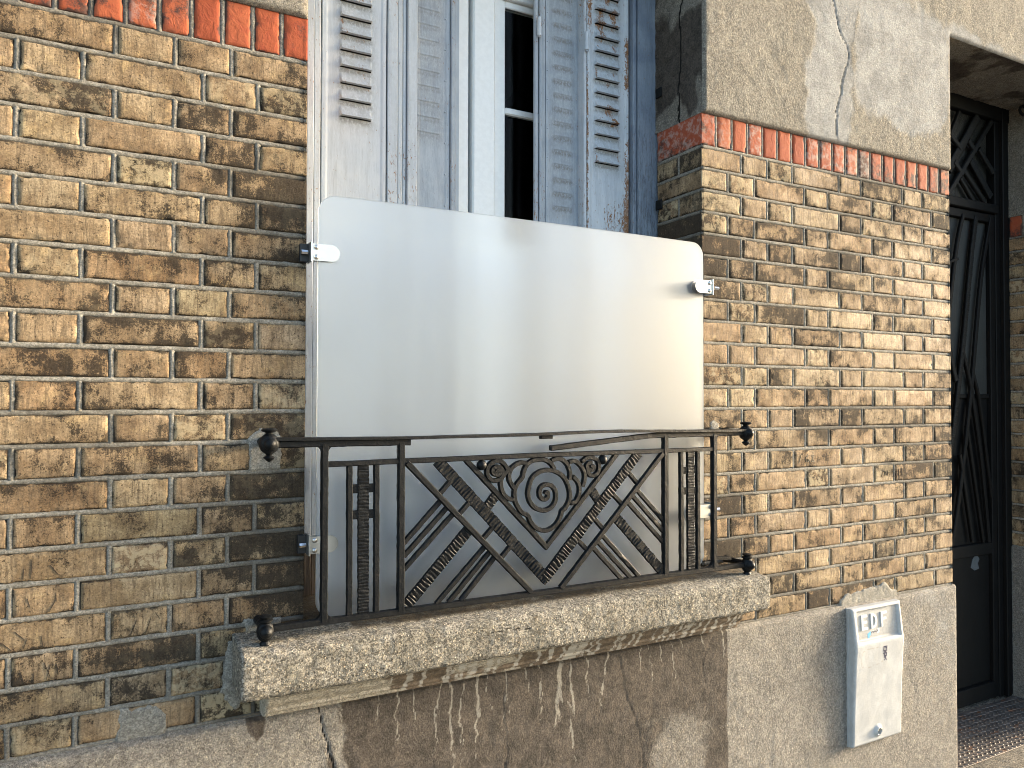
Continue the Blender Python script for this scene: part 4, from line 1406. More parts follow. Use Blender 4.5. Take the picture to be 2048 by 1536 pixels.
# ---------------------------------------------------------------- front door
YD = 33.0
def mir(x):
    return D0 + D1 - x
dfr = Acc()
for s in (0, 1):
    f = (lambda a, b: (a, b)) if not s else (lambda a, b: (mir(b), mir(a)))
    for a_, b_, y in ((343.6, 347.0, YD - .6), (340.2, 343.6, YD - 1.6), (336.6, 340.2, YD + .2)):
        x0, x1 = f(a_, b_)
        vbar(dfr, x0, x1, y, y + 6, -220.5, 63, .3)
box(dfr, D0 - 1, D1 + 1, YD - 1.2, YD + 5, 56.5, 63.2, .3)
box(dfr, D0 + 9, D1 - 9, YD - .8, YD + 5, 11.0, 15.4, .4)
door = dfr.build('front_door', M_DOOR, house, sharp=30, label='black iron entrance door with glazed grille, recessed in its doorway')
a = Acc()
box(a, mir(332.3), 332.3, YD + 1.8, YD + 2.4, 15, 57, .02)
addto(door, 'glass_pane', M_HAM, a)
def hammered(acc, p0, p1, w, y, d=.7, pitch=.62, amp=.2, seed=0):
    p0, p1 = np.array(p0, float), np.array(p1, float)
    L = np.hypot(*(p1 - p0))
    t = (p1 - p0) / L
    nrm = np.array([-t[1], t[0]])
    n = max(4, int(L / (pitch / 4)))
    s = np.linspace(0, L, n)
    c = np.array([-.5, -.47, -.25, 0, .25, .47, .5])
    S, Cc = np.meshgrid(s, c, indexing='ij')
    ph = S / pitch + (fbm(S * .5, Cc * 1.6 + seed, 201 + seed, 2) - .5) * 1.1
    saw = ph - np.floor(ph)
    h = amp * (1 - saw) ** .8 * (.45 + .75 * vn(np.floor(ph) * 1.7, Cc * 1.5 + seed, 203))
    h = h * np.where(np.abs(Cc) > .49, 0, 1)
    ww = w * (1 + (vn(S * 1.6, 3 + seed, 205) - .5) * .10)
    off = Cc * ww
    V = np.zeros(S.shape + (3,))
    V[..., 0] = p0[0] + t[0] * S + nrm[0] * off
    V[..., 2] = p0[1] + t[1] * S + nrm[1] * off
    V[..., 1] = y - d / 2 - h + np.where(np.abs(Cc) > .49, .18, 0)
    B = V.copy()
    B[..., 1] = y + d / 2
    nc = len(c)
    acc.add(V.reshape(-1, 3), [gridF(n, nc)])
    nb = [V[:, 0], B[:, 0], B[:, -1], V[:, -1]]
    R = np.stack(nb, 1).reshape(-1, 3)
    acc.add(R, [gridF(n, 4)])
    acc.add(np.concatenate([V[0], B[0][::-1]]), [np.array([list(range(2 * nc))])])
    acc.add(np.concatenate([V[-1], B[-1][::-1]]), [np.array([list(range(2 * nc))])])

def both(fn, p0, p1, *a, **k):
    fn(*((k.pop('acc'),) if 'acc' in k else ()), p0, p1, *a, **k)

tg, th = Acc(), Acc()
for p0, p1, w in (((333.2, 55.5), (298.1, 15.4), 2.4), ((307.5, 55.5), (300.3, 43.1), 2.0), ((322.7, 40.5), (334, 30.6), 2.6), ((314.4, 43.2), (319.8, 38.5), 2.6), ((310.5, 28.2), (327.4, 15.2), 2.2), ((307.7, 24.2), (317.4, 15.2), 1.9), ((303.2, 31.2), (309.6, 26.4), 2.4), ((300.6, 43.2), (308.4, 38.3), 2.4)):
    for s in (0, 1):
        q0 = p0 if not s else (mir(p0[0]), p0[1])
        q1 = p1 if not s else (mir(p1[0]), p1[1])
        wavybar(tg, q0, q1, w, YD - .2, 1.6, amp=.04)
for p0, p1, w in (((322.5, 56), (299.2, 27.0), 4.4), ((316.5, 34.0), (332.5, 18.8), 3.6)):
    for s in (0, 1):
        q0 = p0 if not s else (mir(p0[0]), p0[1])
        q1 = p1 if not s else (mir(p1[0]), p1[1])
        hammered(th, q0, q1, w, YD + .1, 1.2, seed=s)
addto(door, 'transom_grille', M_DOOR_EDGE, tg, True, sharp=40)
addto(door, 'hammered_strip', M_DOOR_EDGE, th, True)
# the leaf
lf = Acc()
for x0, x1 in ((332.4, 336.2), (mir(336.2), mir(332.4))):
    vbar(lf, x0, x1, YD + .5, YD + 5, -220, 10.6, .3)
box(lf, mir(332.4), 332.4, YD + .5, YD + 5, 6.6, 10.6, .3)
box(lf, mir(332.4), 332.4, YD + .5, YD + 5, -152, -146.5, .3)
box(lf, mir(332.4), 332.4, YD + .2, YD + 5, -220, -212.5, .3)
box(lf, 295.2, 297.6, YD - .3, YD + 5, -220, 10.6, .3)
door_leaf = addto(door, 'door_leaf', M_DOOR, lf, False)
a = Acc()
box(a, mir(332.3), 332.3, YD + 2.4, YD + 3.4, -212.4, -152.2, .05)
addto(door, 'kick_panel', M_DOOR, a)
a = Acc()
box(a, mir(332.3), 332.3, YD + 2.6, YD + 3.2, -76, 6.5, .02)
addto(door, 'glass_pane', M_RIB, a)
a = Acc()
box(a, mir(332.3), 332.3, YD + 2.6, YD + 3.6, -146.4, -78.0, .02)
box(a, mir(332.3), 332.3, YD + 1.6, YD + 3.6, -78.0, -76.0, .2)
addto(door, 'lower_panel', M_DOOR, a)
lg, lh = Acc(), Acc()
for pts, w in (([(311, 8), (305.3, -9.7), (297.6, -47.9)], 1.9), ([(333.1, 8.8), (324.6, -22.1), (316.4, -71.7), (307.3, -117.5), (300.2, -145.5)], 2.0), ([(309.8, -56.4), (315.6, -72.6), (324, -110), (329.2, -146.3)], 1.9), ([(317.3, -65.3), (323, -82), (331.5, -125)], 1.6), ([(312.3, -90.7), (324.5, -145.9)], 1.6), ([(306.8, -104.1), (316, -145.1)], 1.6), ([(296.4, -31.5), (300.2, -35.0)], 1.8), ([(297, -20), (300, -15.5), (306.5, -13.3)], 1.4)):
    for s in (0, 1):
        q = [(p if not s else (mir(p[0]), p[1])) for p in pts]
        sweep(lg, q, w, YD + .6, 1.5, smooth=len(q) > 2, amp=.04)
for pts, w in (([(321.2, 8.2), (317.5, -8.5), (309.8, -54.6), (302.6, -90.6), (296.6, -115.2)], 2.6), ([(298.0, -50.5), (304.4, -70)], 2.4)):
    for s in (0, 1):
        q = [(p if not s else (mir(p[0]), p[1])) for p in pts]
        for i, (a_, b_) in enumerate(zip(q[:-1], q[1:])):
            hammered(lh, a_, b_, w, YD + .7, 1.2, seed=i + s, amp=.3, pitch=1.0)
addto(door, 'door_grille', M_DOOR, lg, True, sharp=40)
addto(door, 'hammered_strip', M_DOOR_EDGE, lh, True)
# worn paint where a notice was torn off
a = Acc()
prism(a, [(317.5, -157.5), (319, -153.8), (321.5, -151.8), (323.4, -152.9), (324.5, -154.2), (323.2, -156), (324, -158.6), (320.6, -159.2)], YD + 2.28, YD + 2.42)
addto(door, 'torn_notice', mat_plain('torn_blue_paper', (.075, .09, .10), .8), a)
# pipe in the corner of the doorway
a = Acc()
cpts = catmull([(345.9, 58), (343, 57.8), (341, 59.4), (342.5, 61.5), (345.6, 61.8)], 5)
sweep(a, cpts, .9, 24, .9, smooth=False)
a.build('door_cable', M_DOOR_EDGE, house)

# ---------------------------------------------------------------- doorstep and tread plate
st = Acc()
xs = uniq(lines(PX1 + .1, D1 - .7, 1.0))
surf(st, (0, -12, -221.5), X_, Y_, Z_, xs, lines(0, 52, .8), lambda u, v: (fbm(u * .5, v * .5, 211, 4) - .5) * .5 - 1.0 * np.exp(-(v / .8) ** 1.5))
surf(st, (0, -12, -236), X_, Z_, (0, -1, 0), xs, lines(0, 13.5, .8), lambda u, v: (fbm(u * .5, v * .5, 213, 4) - .5) * .4)
box(st, D1 - .8, D1 + 12, -12.5, -1.8, -236, -221.9, .6)
box(st, PX1 - 14, PX1 + .15, -12.4, -1.9, -236, -222.0, .6)
step = st.build('doorstep', M_STEP, None)
tag(step, 'worn concrete step in front of the black door', 'doorstep')

tp = thing('tread_plate', (297, 15, -221.2), 'rusty raised-pattern steel plate lying on the step before the black door', 'tread plate')
a = Acc()
box(a, PX1 + 1.2, D1 - 1.5, .3, 31.5, -221.3, -220.95, .08)
a.build('plate', M_TREAD, tp, smooth=False)
a = Acc()
k = 0
for i, y in enumerate(np.arange(1.4, 31, 1.75)):
    for j, x in enumerate(np.arange(PX1 + 3 + (i % 2) * 1.5, D1 - 2.5, 3.0)):
        an = .55 if (i % 2) else -.55
        c_, s_ = math.cos(an), math.sin(an)
        V = []
        for r1, r2, h in ((1.05, .42, 0), (.8, .26, .22)):
            for t in range(8):
                q = 2 * math.pi * t / 8
                px, py = r1 * math.cos(q), r2 * math.sin(q)
                V.append((x + px * c_ - py * s_, y + px * s_ + py * c_, -220.97 + h))
        F = [[t, (t + 1) % 8, 8 + (t + 1) % 8, 8 + t] for t in range(8)]
        a.add(V, [np.array(F), np.array([[8 + t for t in range(8)]])])
a.build('raised_pattern', M_TREAD, tp, smooth=False)

# ---------------------------------------------------------------- frosted panel
pn = thing('privacy_panel', (60, -3, -80), 'frosted translucent panel with rounded corners clamped across the lower half of the window', 'privacy screen')
PXL, PXR, PZT, PZB = 2.1, 118.6, -31.2, -129.2
BOW = 0.8
def py(x):
    return -3.0 - BOW * (1 - ((x - 60.35) / 58.25) ** 2)
def corner_pts(inset):
    R = 4.2 - inset
    cx0, cx1, cz0, cz1 = PXL + 4.2, PXR - 4.2, PZB + 4.2, PZT - 4.2
    out = []
    def arc(cx, cz, a0):
        return [(cx + R * math.cos(math.radians(a0 + t)), cz + R * math.sin(math.radians(a0 + t))) for t in range(0, 91, 10)]
    def seg(p, q, n):
        return [(p[0] + (q[0] - p[0]) * k / n, p[1] + (q[1] - p[1]) * k / n) for k in range(1, n)]
    A1, A2, A3, A4 = arc(cx1, cz1, 0), arc(cx0, cz1, 90), arc(cx0, cz0, 180), arc(cx1, cz0, 270)
    out += A1 + seg(A1[-1], A2[0], 24) + A2 + seg(A2[-1], A3[0], 16) + A3 + seg(A3[-1], A4[0], 24) + A4 + seg(A4[-1], A1[0], 16)
    return out
a = Acc()
TH = .8
front = [(x, py(x), z) for x, z in corner_pts(.12)]
f2 = [(x, py(x) + .12, z) for x, z in corner_pts(0)]
f3 = [(x, py(x) + TH - .12, z) for x, z in corner_pts(0)]
bk_ = [(x, py(x) + TH, z) for x, z in corner_pts(.12)]
n = len(front)
rings = [front, f2, f3, bk_]
V = [p for r in rings for p in r]
F = []
for i in range(3):
    for j in range(n):
        F.append([i * n + j, i * n + (j + 1) % n, (i + 1) * n + (j + 1) % n, (i + 1) * n + j])
# front and back: horizontal bands between mirrored points (top half against bottom half)
def cap(off, rev):
    fs = []
    base = list(range(off, off + n))
    # split outline into top chain (left to right) and bottom chain
    xs_ = np.array([V[i][0] for i in base])
    zs_ = np.array([V[i][2] for i in base])
    top = [i for i, z in zip(base, zs_) if z > (PZT + PZB) / 2]
    bot = [i for i, z in zip(base, zs_) if z <= (PZT + PZB) / 2]
    return top, bot
a.add(V, [np.array(F)])
# caps as dense vertical strips following the bow
def capsurf(acc, inset, dy, N0):
    xs = uniq(np.array(sorted(set([round(p[0], 3) for p in corner_pts(inset)]))))
    R = 4.2 - inset
    def hz(x):
        cx = np.clip(x, PXL + 4.2, PXR - 4.2)
        return np.sqrt(np.maximum(R * R - (x - cx) ** 2, 0))
    zt = PZT - 4.2 + hz(xs)
    zb = PZB + 4.2 - hz(xs)
    k = 24
    Vg = np.zeros((len(xs), k + 1, 3))
    for j in range(k + 1):
        Vg[:, j, 0] = xs
        Vg[:, j, 1] = py(xs) + dy
        Vg[:, j, 2] = zb + (zt - zb) * j / k
    acc.add(Vg.reshape(-1, 3), [gridF(len(xs), k + 1, N0 > 0)])
capsurf(a, .12, 0, -1)
capsurf(a, .12, TH, 1)
pane = a.build('frosted_sheet', M_PANEL, pn, smooth=True, sharp=35)
bm = bmesh.new()
bm.from_mesh(pane.data)
bmesh.ops.remove_doubles(bm, verts=bm.verts, dist=0.0002)
bmesh.ops.recalc_face_normals(bm, faces=bm.faces)
bm.to_mesh(pane.data)
bm.free()
pane.data.set_sharp_from_angle(angle=math.radians(30))

def clamp(side, zc, label):
    s = 1 if side == 'L' else -1
    e = PXL if side == 'L' else PXR
    a = Acc()
    tip = e + s * 4.9
    hw = 1.95
    y = py(e + s * 2.5) - (.55 if s > 0 else 1.9)
    arc = [(tip - s * hw + s * hw * math.cos(math.radians(t)), zc + hw * math.sin(math.radians(t))) for t in range(-90, 91, 15)]
    poly = [(e - s * 1.5, zc - hw)] + arc + [(e - s * 1.5, zc + hw)]
    prism(a, poly, y, y + .3)
    # same tongue behind the sheet and the plate that closes the clamp
    prism(a, poly, y + 1.75, y + 2.0)
    x0 = e - s * 1.9
    box(a, min(x0, x0 + s * .35), max(x0, x0 + s * .35), y - .35, y + 3.4, zc - 2.35, zc + 2.35, .06)
    c = a.build('clamp', M_STEEL, pn, smooth=False, label=label)
    for dz in (-1.15, 1.15):
        r = Acc()
        lathe(r, (e - s * .55, y, zc + dz), [(.62, .05), (.6, -.12), (.42, -.34), (.18, -.44), (.02, -.46)], 'y', 16)
        ro = r.build('rivet', M_STEEL, pn, smooth=True)
        ro.parent = c
    r = Acc()
    xb = x0 - s * .2
    lathe(r, (xb - s * 1.6, y + 1.4, zc), [(.02, 0), (.55, 0), (.55, 1.5), (.02, 1.5)] if s > 0 else [(.02, 0), (.55, 0), (.55, 1.7), (.02, 1.7)], 'x', 6)
    b_ = r.build('bolt', M_CHROME, pn, smooth=False)
    b_.parent = c
    r = Acc()
    xa, xb2 = (x0 - 1.9, x0 - .05) if s > 0 else (x0 + .05, x0 + 1.0)
    if s > 0:
        box(r, xa, xb2, y + 2.2, y + 9.5, zc - 2.1, zc + 2.1, .1)
    else:
        box(r, xa - 1.0, xb2 - .7, y + 3.4, y + 9.5, zc - 2.0, zc + 2.0, .1)
    w_ = r.build('wedge', M_RUBBER, pn, smooth=False)
    w_.parent = c
clamp('L', -44.9, 'upper left steel clamp with two domed rivets')
clamp('R', -44.7, 'upper right steel clamp, seen from its rounded tongue')
clamp('L', -112.0, 'lower left steel clamp, half hidden by the railing post')
clamp('R', -112.0, 'lower right steel clamp behind the railing')

# ---------------------------------------------------------------- wrought-iron railing
rl = thing('window_railing', (60, -9, -128), 'black wrought-iron art deco railing with a rose scroll, bolted to the wall above the sill', 'railing')
YG = -9.0
def part(name, acc, label=None, sharp=45, smooth=True):
    return acc.build(name, M_IRON, rl, smooth=smooth, sharp=sharp, label=label)
# handrail strip, slightly bowed
a = Acc()
hp = [(-8.4, -87.35), (5, -87.55), (22, -87.7), (40, -87.7), (60, -87.6), (72, -87.35), (84, -87.3), (97, -87.55), (110, -87.75), (129.3, -87.9)]
sweep(a, hp, .62, YG - .2, 2.7, amp=.05, seed=3)
part('handrail', a, 'thin rusty handrail strip')
a = Acc()
wavybar(a, (-7.6, -88.45), (22.4, -88.7), 1.25, YG, 1.5, 5)
part('under_rail', a, 'left remnant of the bar under the handrail')
a = Acc()
wavybar(a, (96.8, -88.75), (128.0, -88.75), 1.15, YG, 1.5, 6)
part('under_rail', a, 'right remnant of the bar under the handrail')
a = Acc()
sweep(a, [(98.5, -88.6), (90, -89.0), (78, -89.95), (60.9, -91.3)], 1.15, YG, 1.5, seed=7, amp=.08)
part('bent_bar', a, 'broken bar hanging down from the right post')
a = Acc()
wavybar(a, (57.9, -88.35), (61.2, -88.4), .8, YG, 1.5, 8)
part('bar_stub', a, 'short rusty stub under the handrail')
a = Acc()
sweep(a, [(-8.5, -127.9), (3, -127.95), (30, -128.1), (60, -128.2), (90, -128.1), (118, -128.2), (129.6, -128.3)], 1.45, YG, 1.5, seed=9)
part('bottom_rail', a)
a = Acc()
sweep(a, [(2.8, -93.2), (30, -93.1), (60, -93.0), (90, -93.1), (117, -93.15)], 1.0, YG, 1.4, seed=10)
part('middle_rail', a)
for x, z1, w, s in ((2.35, -88.6, 1.55, 1), (20.25, -88.8, 1.65, 2), (98.6, -88.8, 1.75, 3), (116.8, -88.8, 1.55, 4)):
    a = Acc()
    wavybar(a, (x, z1), (x, -128), w, YG, 1.7, s)
    part('post', a)
# soft fillets where the outer posts meet the rails
for xc, sx in ((2.35, -1), (2.35, 1), (116.8, -1), (116.8, 1)):
    for zc, sz in ((-89.0, -1), (-127.4, 1)):
        a = Acc()
        r = 1.7
        cx, cz = xc + sx * (.7 + r), zc + sz * r
        arc = [(cx - sx * r * math.cos(math.radians(t)), cz - sz * r * math.sin(math.radians(t))) for t in range(0, 91, 15)]
        prism(a, [(xc + sx * .6, zc - sz * .2)] + arc, YG - .6, YG + .6)
        part('weld_fillet', a, sharp=30)
# side panels
for xa, xb, xc in ((8.0, 11.2, 14.3), (104.4, 107.8, 110.6)):
    for x, s in ((xa, 1), (xc, 2)):
        a = Acc()
        wavybar(a, (x, -93.3), (x + .1, -127.6), 1.05, YG, 1.2, s)
        part('picket', a)
    a = Acc()
    hammered(a, (xb, -93.4), (xb + .15, -127.7), 2.55, YG, .7, .78, .26, seed=int(xb) % 5)
    part('hammered_bar', a)
    for z in (-99.0, -104.9):
        a = Acc()
        box(a, xa + .5, xc - .4, YG - .25, YG + .35, z - 1.0, z + 1.0, .2)
        part('cross_block', a, smooth=False)
# big chevrons
def dbar(name, p0, p1, w, s=0, dy=0, d=1.2):
    a = Acc()
    wavybar(a, p0, p1, w, YG + dy, d, s, .05)
    part(name, a)
def hbar(p0, p1, w, s=0, dy=.05):
    a = Acc()
    hammered(a, p0, p1, w, YG + dy, .7, .95, .38, seed=s)
    part('hammered_bar', a)
dbar('diagonal_bar', (21.6, -93.6), (55.0, -127.6), 1.15, 1, -.3)
dbar('diagonal_bar', (97.5, -93.8), (63.8, -127.6), 1.15, 2, -.3)
hbar((29.4, -93.4), (60.2, -125.4), 2.85, 1)
hbar((89.3, -93.4), (59.0, -124.9), 2.75, 2, -.05)
dbar('diagonal_bar', (36.8, -93.4), (59.9, -117.0), 1.1, 3)
dbar('diagonal_bar', (81.9, -93.4), (59.2, -117.0), 1.1, 4)
for p0, p1 in (((32.7, -98.5), (30.0, -101.3)), ((37.9, -103.8), (35.1, -106.5)), ((44.4, -110.3), (41.5, -113.1)), ((49.4, -115.4), (46.6, -118.2)),
               ((86.0, -98.8), (88.7, -101.7)), ((80.6, -104.3), (83.5, -107.1)), ((74.6, -110.5), (77.3, -113.4)), ((69.3, -115.7), (72.0, -118.4))):
    dbar('short_link', p0, p1, .95, 5, .1)
hbar((45.5, -102.1), (42.6, -105.4), 2.4, 3, .1)
hbar((73.3, -102.4), (75.9, -105.7), 2.4, 4, .1)
for p0, p1 in (((30.5, -102.8), (21, -112.3)), ((32.1, -104.6), (21, -115.4)), ((33.7, -106.2), (21, -118.5)), ((42.2, -114.9), (29.2, -127.5)), ((43.7, -116.2), (32.4, -127.5)), ((45.1, -117.6), (35.6, -127.5)),
               ((88.4, -103.3), (98.2, -112.9)), ((87.0, -104.9), (98.2, -116.0)), ((85.3, -106.5), (98.2, -119.1)), ((77.0, -115.0), (89.5, -127.6)), ((75.5, -116.5), (86.6, -127.6)), ((74.0, -118.0), (83.5, -127.6))):
    dbar('slanting_bar', p0, p1, .98, int(p0[0]) % 11, .1, 1.0)
hbar((37.6, -110.6), (21.6, -127.0), 2.75, 5, .1)
hbar((81.6, -110.6), (97.6, -127.0), 2.65, 6, .1)
# rose
rose = dict(
 spiral=[(59.2, -103.1), (59.5, -102.6), (60.0, -103.0), (59.8, -104.0), (58.8, -104.4), (57.7, -103.7), (57.4, -102.4), (58.0, -101.1), (59.4, -100.6), (61.2, -101.1), (62.3, -102.7), (62.2, -105.0), (61.0, -106.5), (59.0, -107.2), (56.6, -106.6), (54.9, -105.1), (54.1, -103.0), (54.4, -100.7), (55.4, -98.6), (57.3, -97.3), (59.9, -96.9), (62.3, -97.4), (64.6, -98.8), (66.0, -101.0), (66.6, -103.3), (66.4, -105.2), (65.3, -107.0)],
 outline=[(65.3, -107.0), (64.2, -107.8), (63.9, -108.9), (62.8, -110.7), (61.2, -111.9), (59.0, -112.4), (56.6, -111.6), (54.9, -109.9), (54.1, -108.3), (52.4, -107.3), (51.1, -105.7), (50.3, -103.9), (50.2, -101.6), (51.1, -99.8), (52.4, -98.5), (52.8, -97.1), (53.6, -95.5), (55.1, -94.4), (57.3, -94.1), (59.2, -94.3), (60.8, -95.2), (61.9, -96.7)],
 lobe1=[(53.6, -94.9), (51.9, -94.7), (50.4, -95.2), (49.2, -96.2), (48.6, -97.9), (49.0, -99.5), (50.3, -101.4)],
 lobe2=[(61.0, -94.6), (62.5, -94.1), (64.3, -94.4), (65.9, -95.8), (66.7, -97.8), (66.5, -99.8)],
 lobe3=[(66.4, -95.1), (68.2, -94.9), (70.0, -96.2), (71.2, -98.2), (71.2, -100.1), (70.6, -101.7)],
 lobe4=[(67.6, -98.9), (69.1, -100.4), (69.7, -102.3), (69.3, -104.2), (68.4, -105.5), (66.9, -105.9)],
 lobe5=[(48.9, -95.9), (47.5, -97.1), (46.4, -98.7), (46.4, -100.7), (47.3, -102.6), (48.6, -103.6), (50.2, -103.9)],
 scroll1=[(45.0, -96.8), (45.3, -96.4), (46.0, -96.8), (45.5, -97.5), (44.3, -97.1), (44.0, -96.2), (44.8, -95.5), (46.1, -95.7), (46.8, -96.9), (46.5, -98.1), (45.3, -98.8), (43.8, -98.7), (42.7, -97.6), (42.5, -96.1), (43.2, -94.8), (44.6, -94.1), (46.3, -94.2), (47.5, -95.2), (48.2, -96.3)],
 scroll2=[(73.4, -96.8), (73.6, -96.4), (74.2, -96.8), (73.6, -97.5), (72.4, -97.2), (71.9, -96.3), (72.5, -95.6), (73.6, -95.5)],
 scroll3=[(72.1, -96.3), (72.1, -97.6), (72.7, -98.6), (74.0, -99.0), (75.4, -98.2), (75.9, -96.6), (75.2, -94.9), (73.5, -94.2), (71.9, -94.2), (70.4, -95.1)])
for k, v in rose.items():
    a = Acc()
    sweep(a, v, .95, YG - .1, 1.3, seed=len(v), amp=.03)
    part('rose_scroll', a)
for x, s in ((41.15, 1), (77.3, 2)):
    a = Acc()
    lathe(a, (x, YG, -94.9), [(.02, -1.3), (.7, -1.12), (1.15, -.6), (1.3, 0), (1.15, .6), (.7, 1.12), (.02, 1.3)], 'z', 20)
    part('iron_ball', a)
# finials with their wall rods
def finial(x, z, kind, sx):
    a = Acc()
    if kind == 'top':
        prof = [(.02, -4.0), (.5, -3.7), (1.25, -3.0), (1.15, -2.8), (.6, -2.5), (.75, -2.2), (1.7, -1.5), (2.15, -.5), (2.2, .3), (1.9, 1.2), (1.2, 1.9), (.75, 2.2), (.8, 2.4), (1.6, 2.7), (1.75, 3.0), (1.4, 3.3), (.9, 3.35), (.7, 3.2), (.02, 3.1)]
    else:
        prof = [(.02, -3.6), (1.0, -3.5), (1.2, -3.1), (1.15, -2.6), (.85, -2.2), (1.3, -1.8), (1.75, -1.0), (1.85, 0), (1.65, 1.0), (1.2, 1.6), (1.25, 1.8), (1.55, 2.0), (1.6, 2.3), (1.0, 2.5), (1.3, 2.8), (1.4, 3.1), (.9, 3.3), (.02, 3.3)]
    lathe(a, (x, YG, z), prof, 'z', 24)
    # knob facing the street
    lathe(a, (x, YG, z), [(1.5, -.6), (1.45, -1.6), (1.0, -2.3), (.45, -2.7), (.02, -2.8)], 'y', 18)
    lathe(a, (x, YG, z), [(1.0, 0), (1.0, 3), (.85, 5), (1.1, 9.6)], 'y', 14)
    part('finial', a)
finial(-9.6, -88.3, 'top', -1)
finial(129.7, -88.7, 'top', 1)
finial(-10.1, -128.2, 'bottom', -1)
finial(130.0, -128.3, 'bottom', 1)
a = Acc()
sweep(a, [(121.5, -126.6), (128.5, -127.4)], .9, -3.5, 1.2, smooth=False)
part('stay_bar', a, 'short bent stay beside the lower right finial')

# ---------------------------------------------------------------- meter cover
mc = thing('meter_cover', (198, -2, -175), 'weathered white plastic electricity meter cover lettered EDF on the plinth beside the door', 'meter cover')
CX0, CX1, CZT, CZB = 184.0, 209.9, -150.3, -197.3
LEDGE = -163.0
def front_y(z):
    zz = np.array([CZB, -190, -180, LEDGE, LEDGE + 1, CZT])
    yy = np.array([-3.7, -3.9, -4.2, -5.1, -5.0, -3.5])
    return np.interp(z, zz, yy)
us = uniq([CX0, CX0 + .15, CX0 + .5, CX0 + 1.0, CX1 - 1.0, CX1 - .5, CX1 - .15, CX1], [CX0 + 2.0, CX0 + 2.3, CX0 + 2.9, CX1 - 2.0, CX1 - 2.3, CX1 - 2.9], lines(CX0, CX1, .45))
vs = uniq([CZB, CZB + .15, CZB + .5, CZB + 1, CZT - 1, CZT - .5, CZT - .15, CZT], [LEDGE + .9, LEDGE + 1.1, LEDGE + 1.5, CZT - 1.0, CZT - 1.4], lines(CZB, CZT, .45))
U, V = np.meshgrid(us, vs, indexing='ij')
Yf = front_y(V)
# rounded outer rim
de = np.minimum(np.minimum(U - CX0, CX1 - U), np.minimum(V - CZB, CZT - V))
Yf = Yf + .7 * (1 - np.sqrt(np.clip(1 - (1 - np.clip(de / .8, 0, 1)) ** 2, 0, 1)))
# recess with the letters
inr = sstep(CX0 + 1.7, CX0 + 2.6, U) * sstep(CX1 - 1.4, CX1 - 2.1, U) * sstep(LEDGE + .8, LEDGE + 1.7, V) * sstep(CZT - .9, CZT - 1.5, V)
depth = np.interp(V, [LEDGE, CZT], [1.35, .6])
Yf = Yf + inr * depth
# screw boss near the bottom
rb = np.hypot(U - 196.6, V + 193.6)
Yf = Yf - .9 * sstep(2.2, 1.3, rb) * (V < -190) + 1.9 * sstep(1.0, .7, rb)
Yf = Yf + (fbm(U * .3, V * .2, 221, 3) - .5) * .12
scuffp = [(187.5, -164.6), (191, -164.2), (198.2, -164.9), (198.6, -169.8), (191, -170.6), (187.4, -170.2), (187.0, -167)]
dsc = np.abs(polydist(U, V, scuffp) + (fbm(U * .5, V * .5, 223, 3) - .5) * 1.2)
scuff = .75 * sstep(.28, .05, dsc)
blue = np.zeros_like(U)
ink = np.zeros_like(U)
grime = .62 * inr + .3 * inr * sstep(LEDGE + 3, LEDGE + 1, V) + .5 * sstep(1.2, .2, de) + .9 * sstep(1.3, .9, rb) * sstep(.4, .7, rb)
A = np.stack([scuff, blue, ink, grime], -1)
# back ring
a = Acc()
nu_, nv_ = len(us), len(vs)
a.add(np.stack([U, Yf, V], -1).reshape(-1, 3), [gridF(nu_, nv_)], A.reshape(-1, 4))
ring = [(i, 0) for i in range(nu_)] + [(nu_ - 1, j) for j in range(1, nv_)] + [(i, nv_ - 1) for i in range(nu_ - 2, -1, -1)] + [(0, j) for j in range(nv_ - 2, 0, -1)]
Rf = np.array([(U[i, j], Yf[i, j], V[i, j]) for i, j in ring])
mid = Rf.copy(); mid[:, 1] = -2.2
ccx, ccz = (CX0 + CX1) / 2, (CZB + CZT) / 2
fl = mid.copy()
fl[:, 0] += np.sign(Rf[:, 0] - ccx) * .3 * (np.abs(Rf[:, 0] - ccx) > 12.9)
bk3 = fl.copy(); bk3[:, 1] = -1.0
k = len(ring)
F = []
for lev in range(3):
    for t in range(k):
        F.append([lev * k + t, (lev + 1) * k + t, (lev + 1) * k + (t + 1) % k, lev * k + (t + 1) % k])
a.add(np.concatenate([Rf, mid, fl, bk3]), [np.array(F)])
cov = a.build('cover_shell', M_COVER, mc, smooth=True, sharp=50)
def surf_y(x, z):
    return float(front_y(z)) + (1.35 + (.6 - 1.35) * (z - LEDGE) / (CZT - LEDGE))
lt = Acc()
def sblock(acc, pts):
    poly = pts
    n = len(poly)
    V = [(p[0], surf_y(*p) - .34, p[1]) for p in poly] + [(p[0], surf_y(*p) + .2, p[1]) for p in poly]
    side = np.array([[k, k + n, (k + 1) % n + n, (k + 1) % n] for k in range(n)])
    acc.add(V, [side, np.array([list(range(n))])])
def rect(acc, x0, x1, z0, z1):
    sblock(acc, [(x0, z0), (x1, z0), (x1, z1), (x0, z1)])
T, Bt = -153.0, -158.1
def letterE(acc, x):
    rect(acc, x, x + .9, Bt, T)
    rect(acc, x + .9, x + 3.2, T - .85, T)
    rect(acc, x + .9, x + 2.9, (T + Bt) / 2 - .4, (T + Bt) / 2 + .45)
    rect(acc, x + .9, x + 3.2, Bt, Bt + .85)
def letterF(acc, x):
    rect(acc, x, x + .9, Bt, T)
    rect(acc, x + .9, x + 3.2, T - .85, T)
    rect(acc, x + .9, x + 2.8, (T + Bt) / 2 - .3, (T + Bt) / 2 + .5)
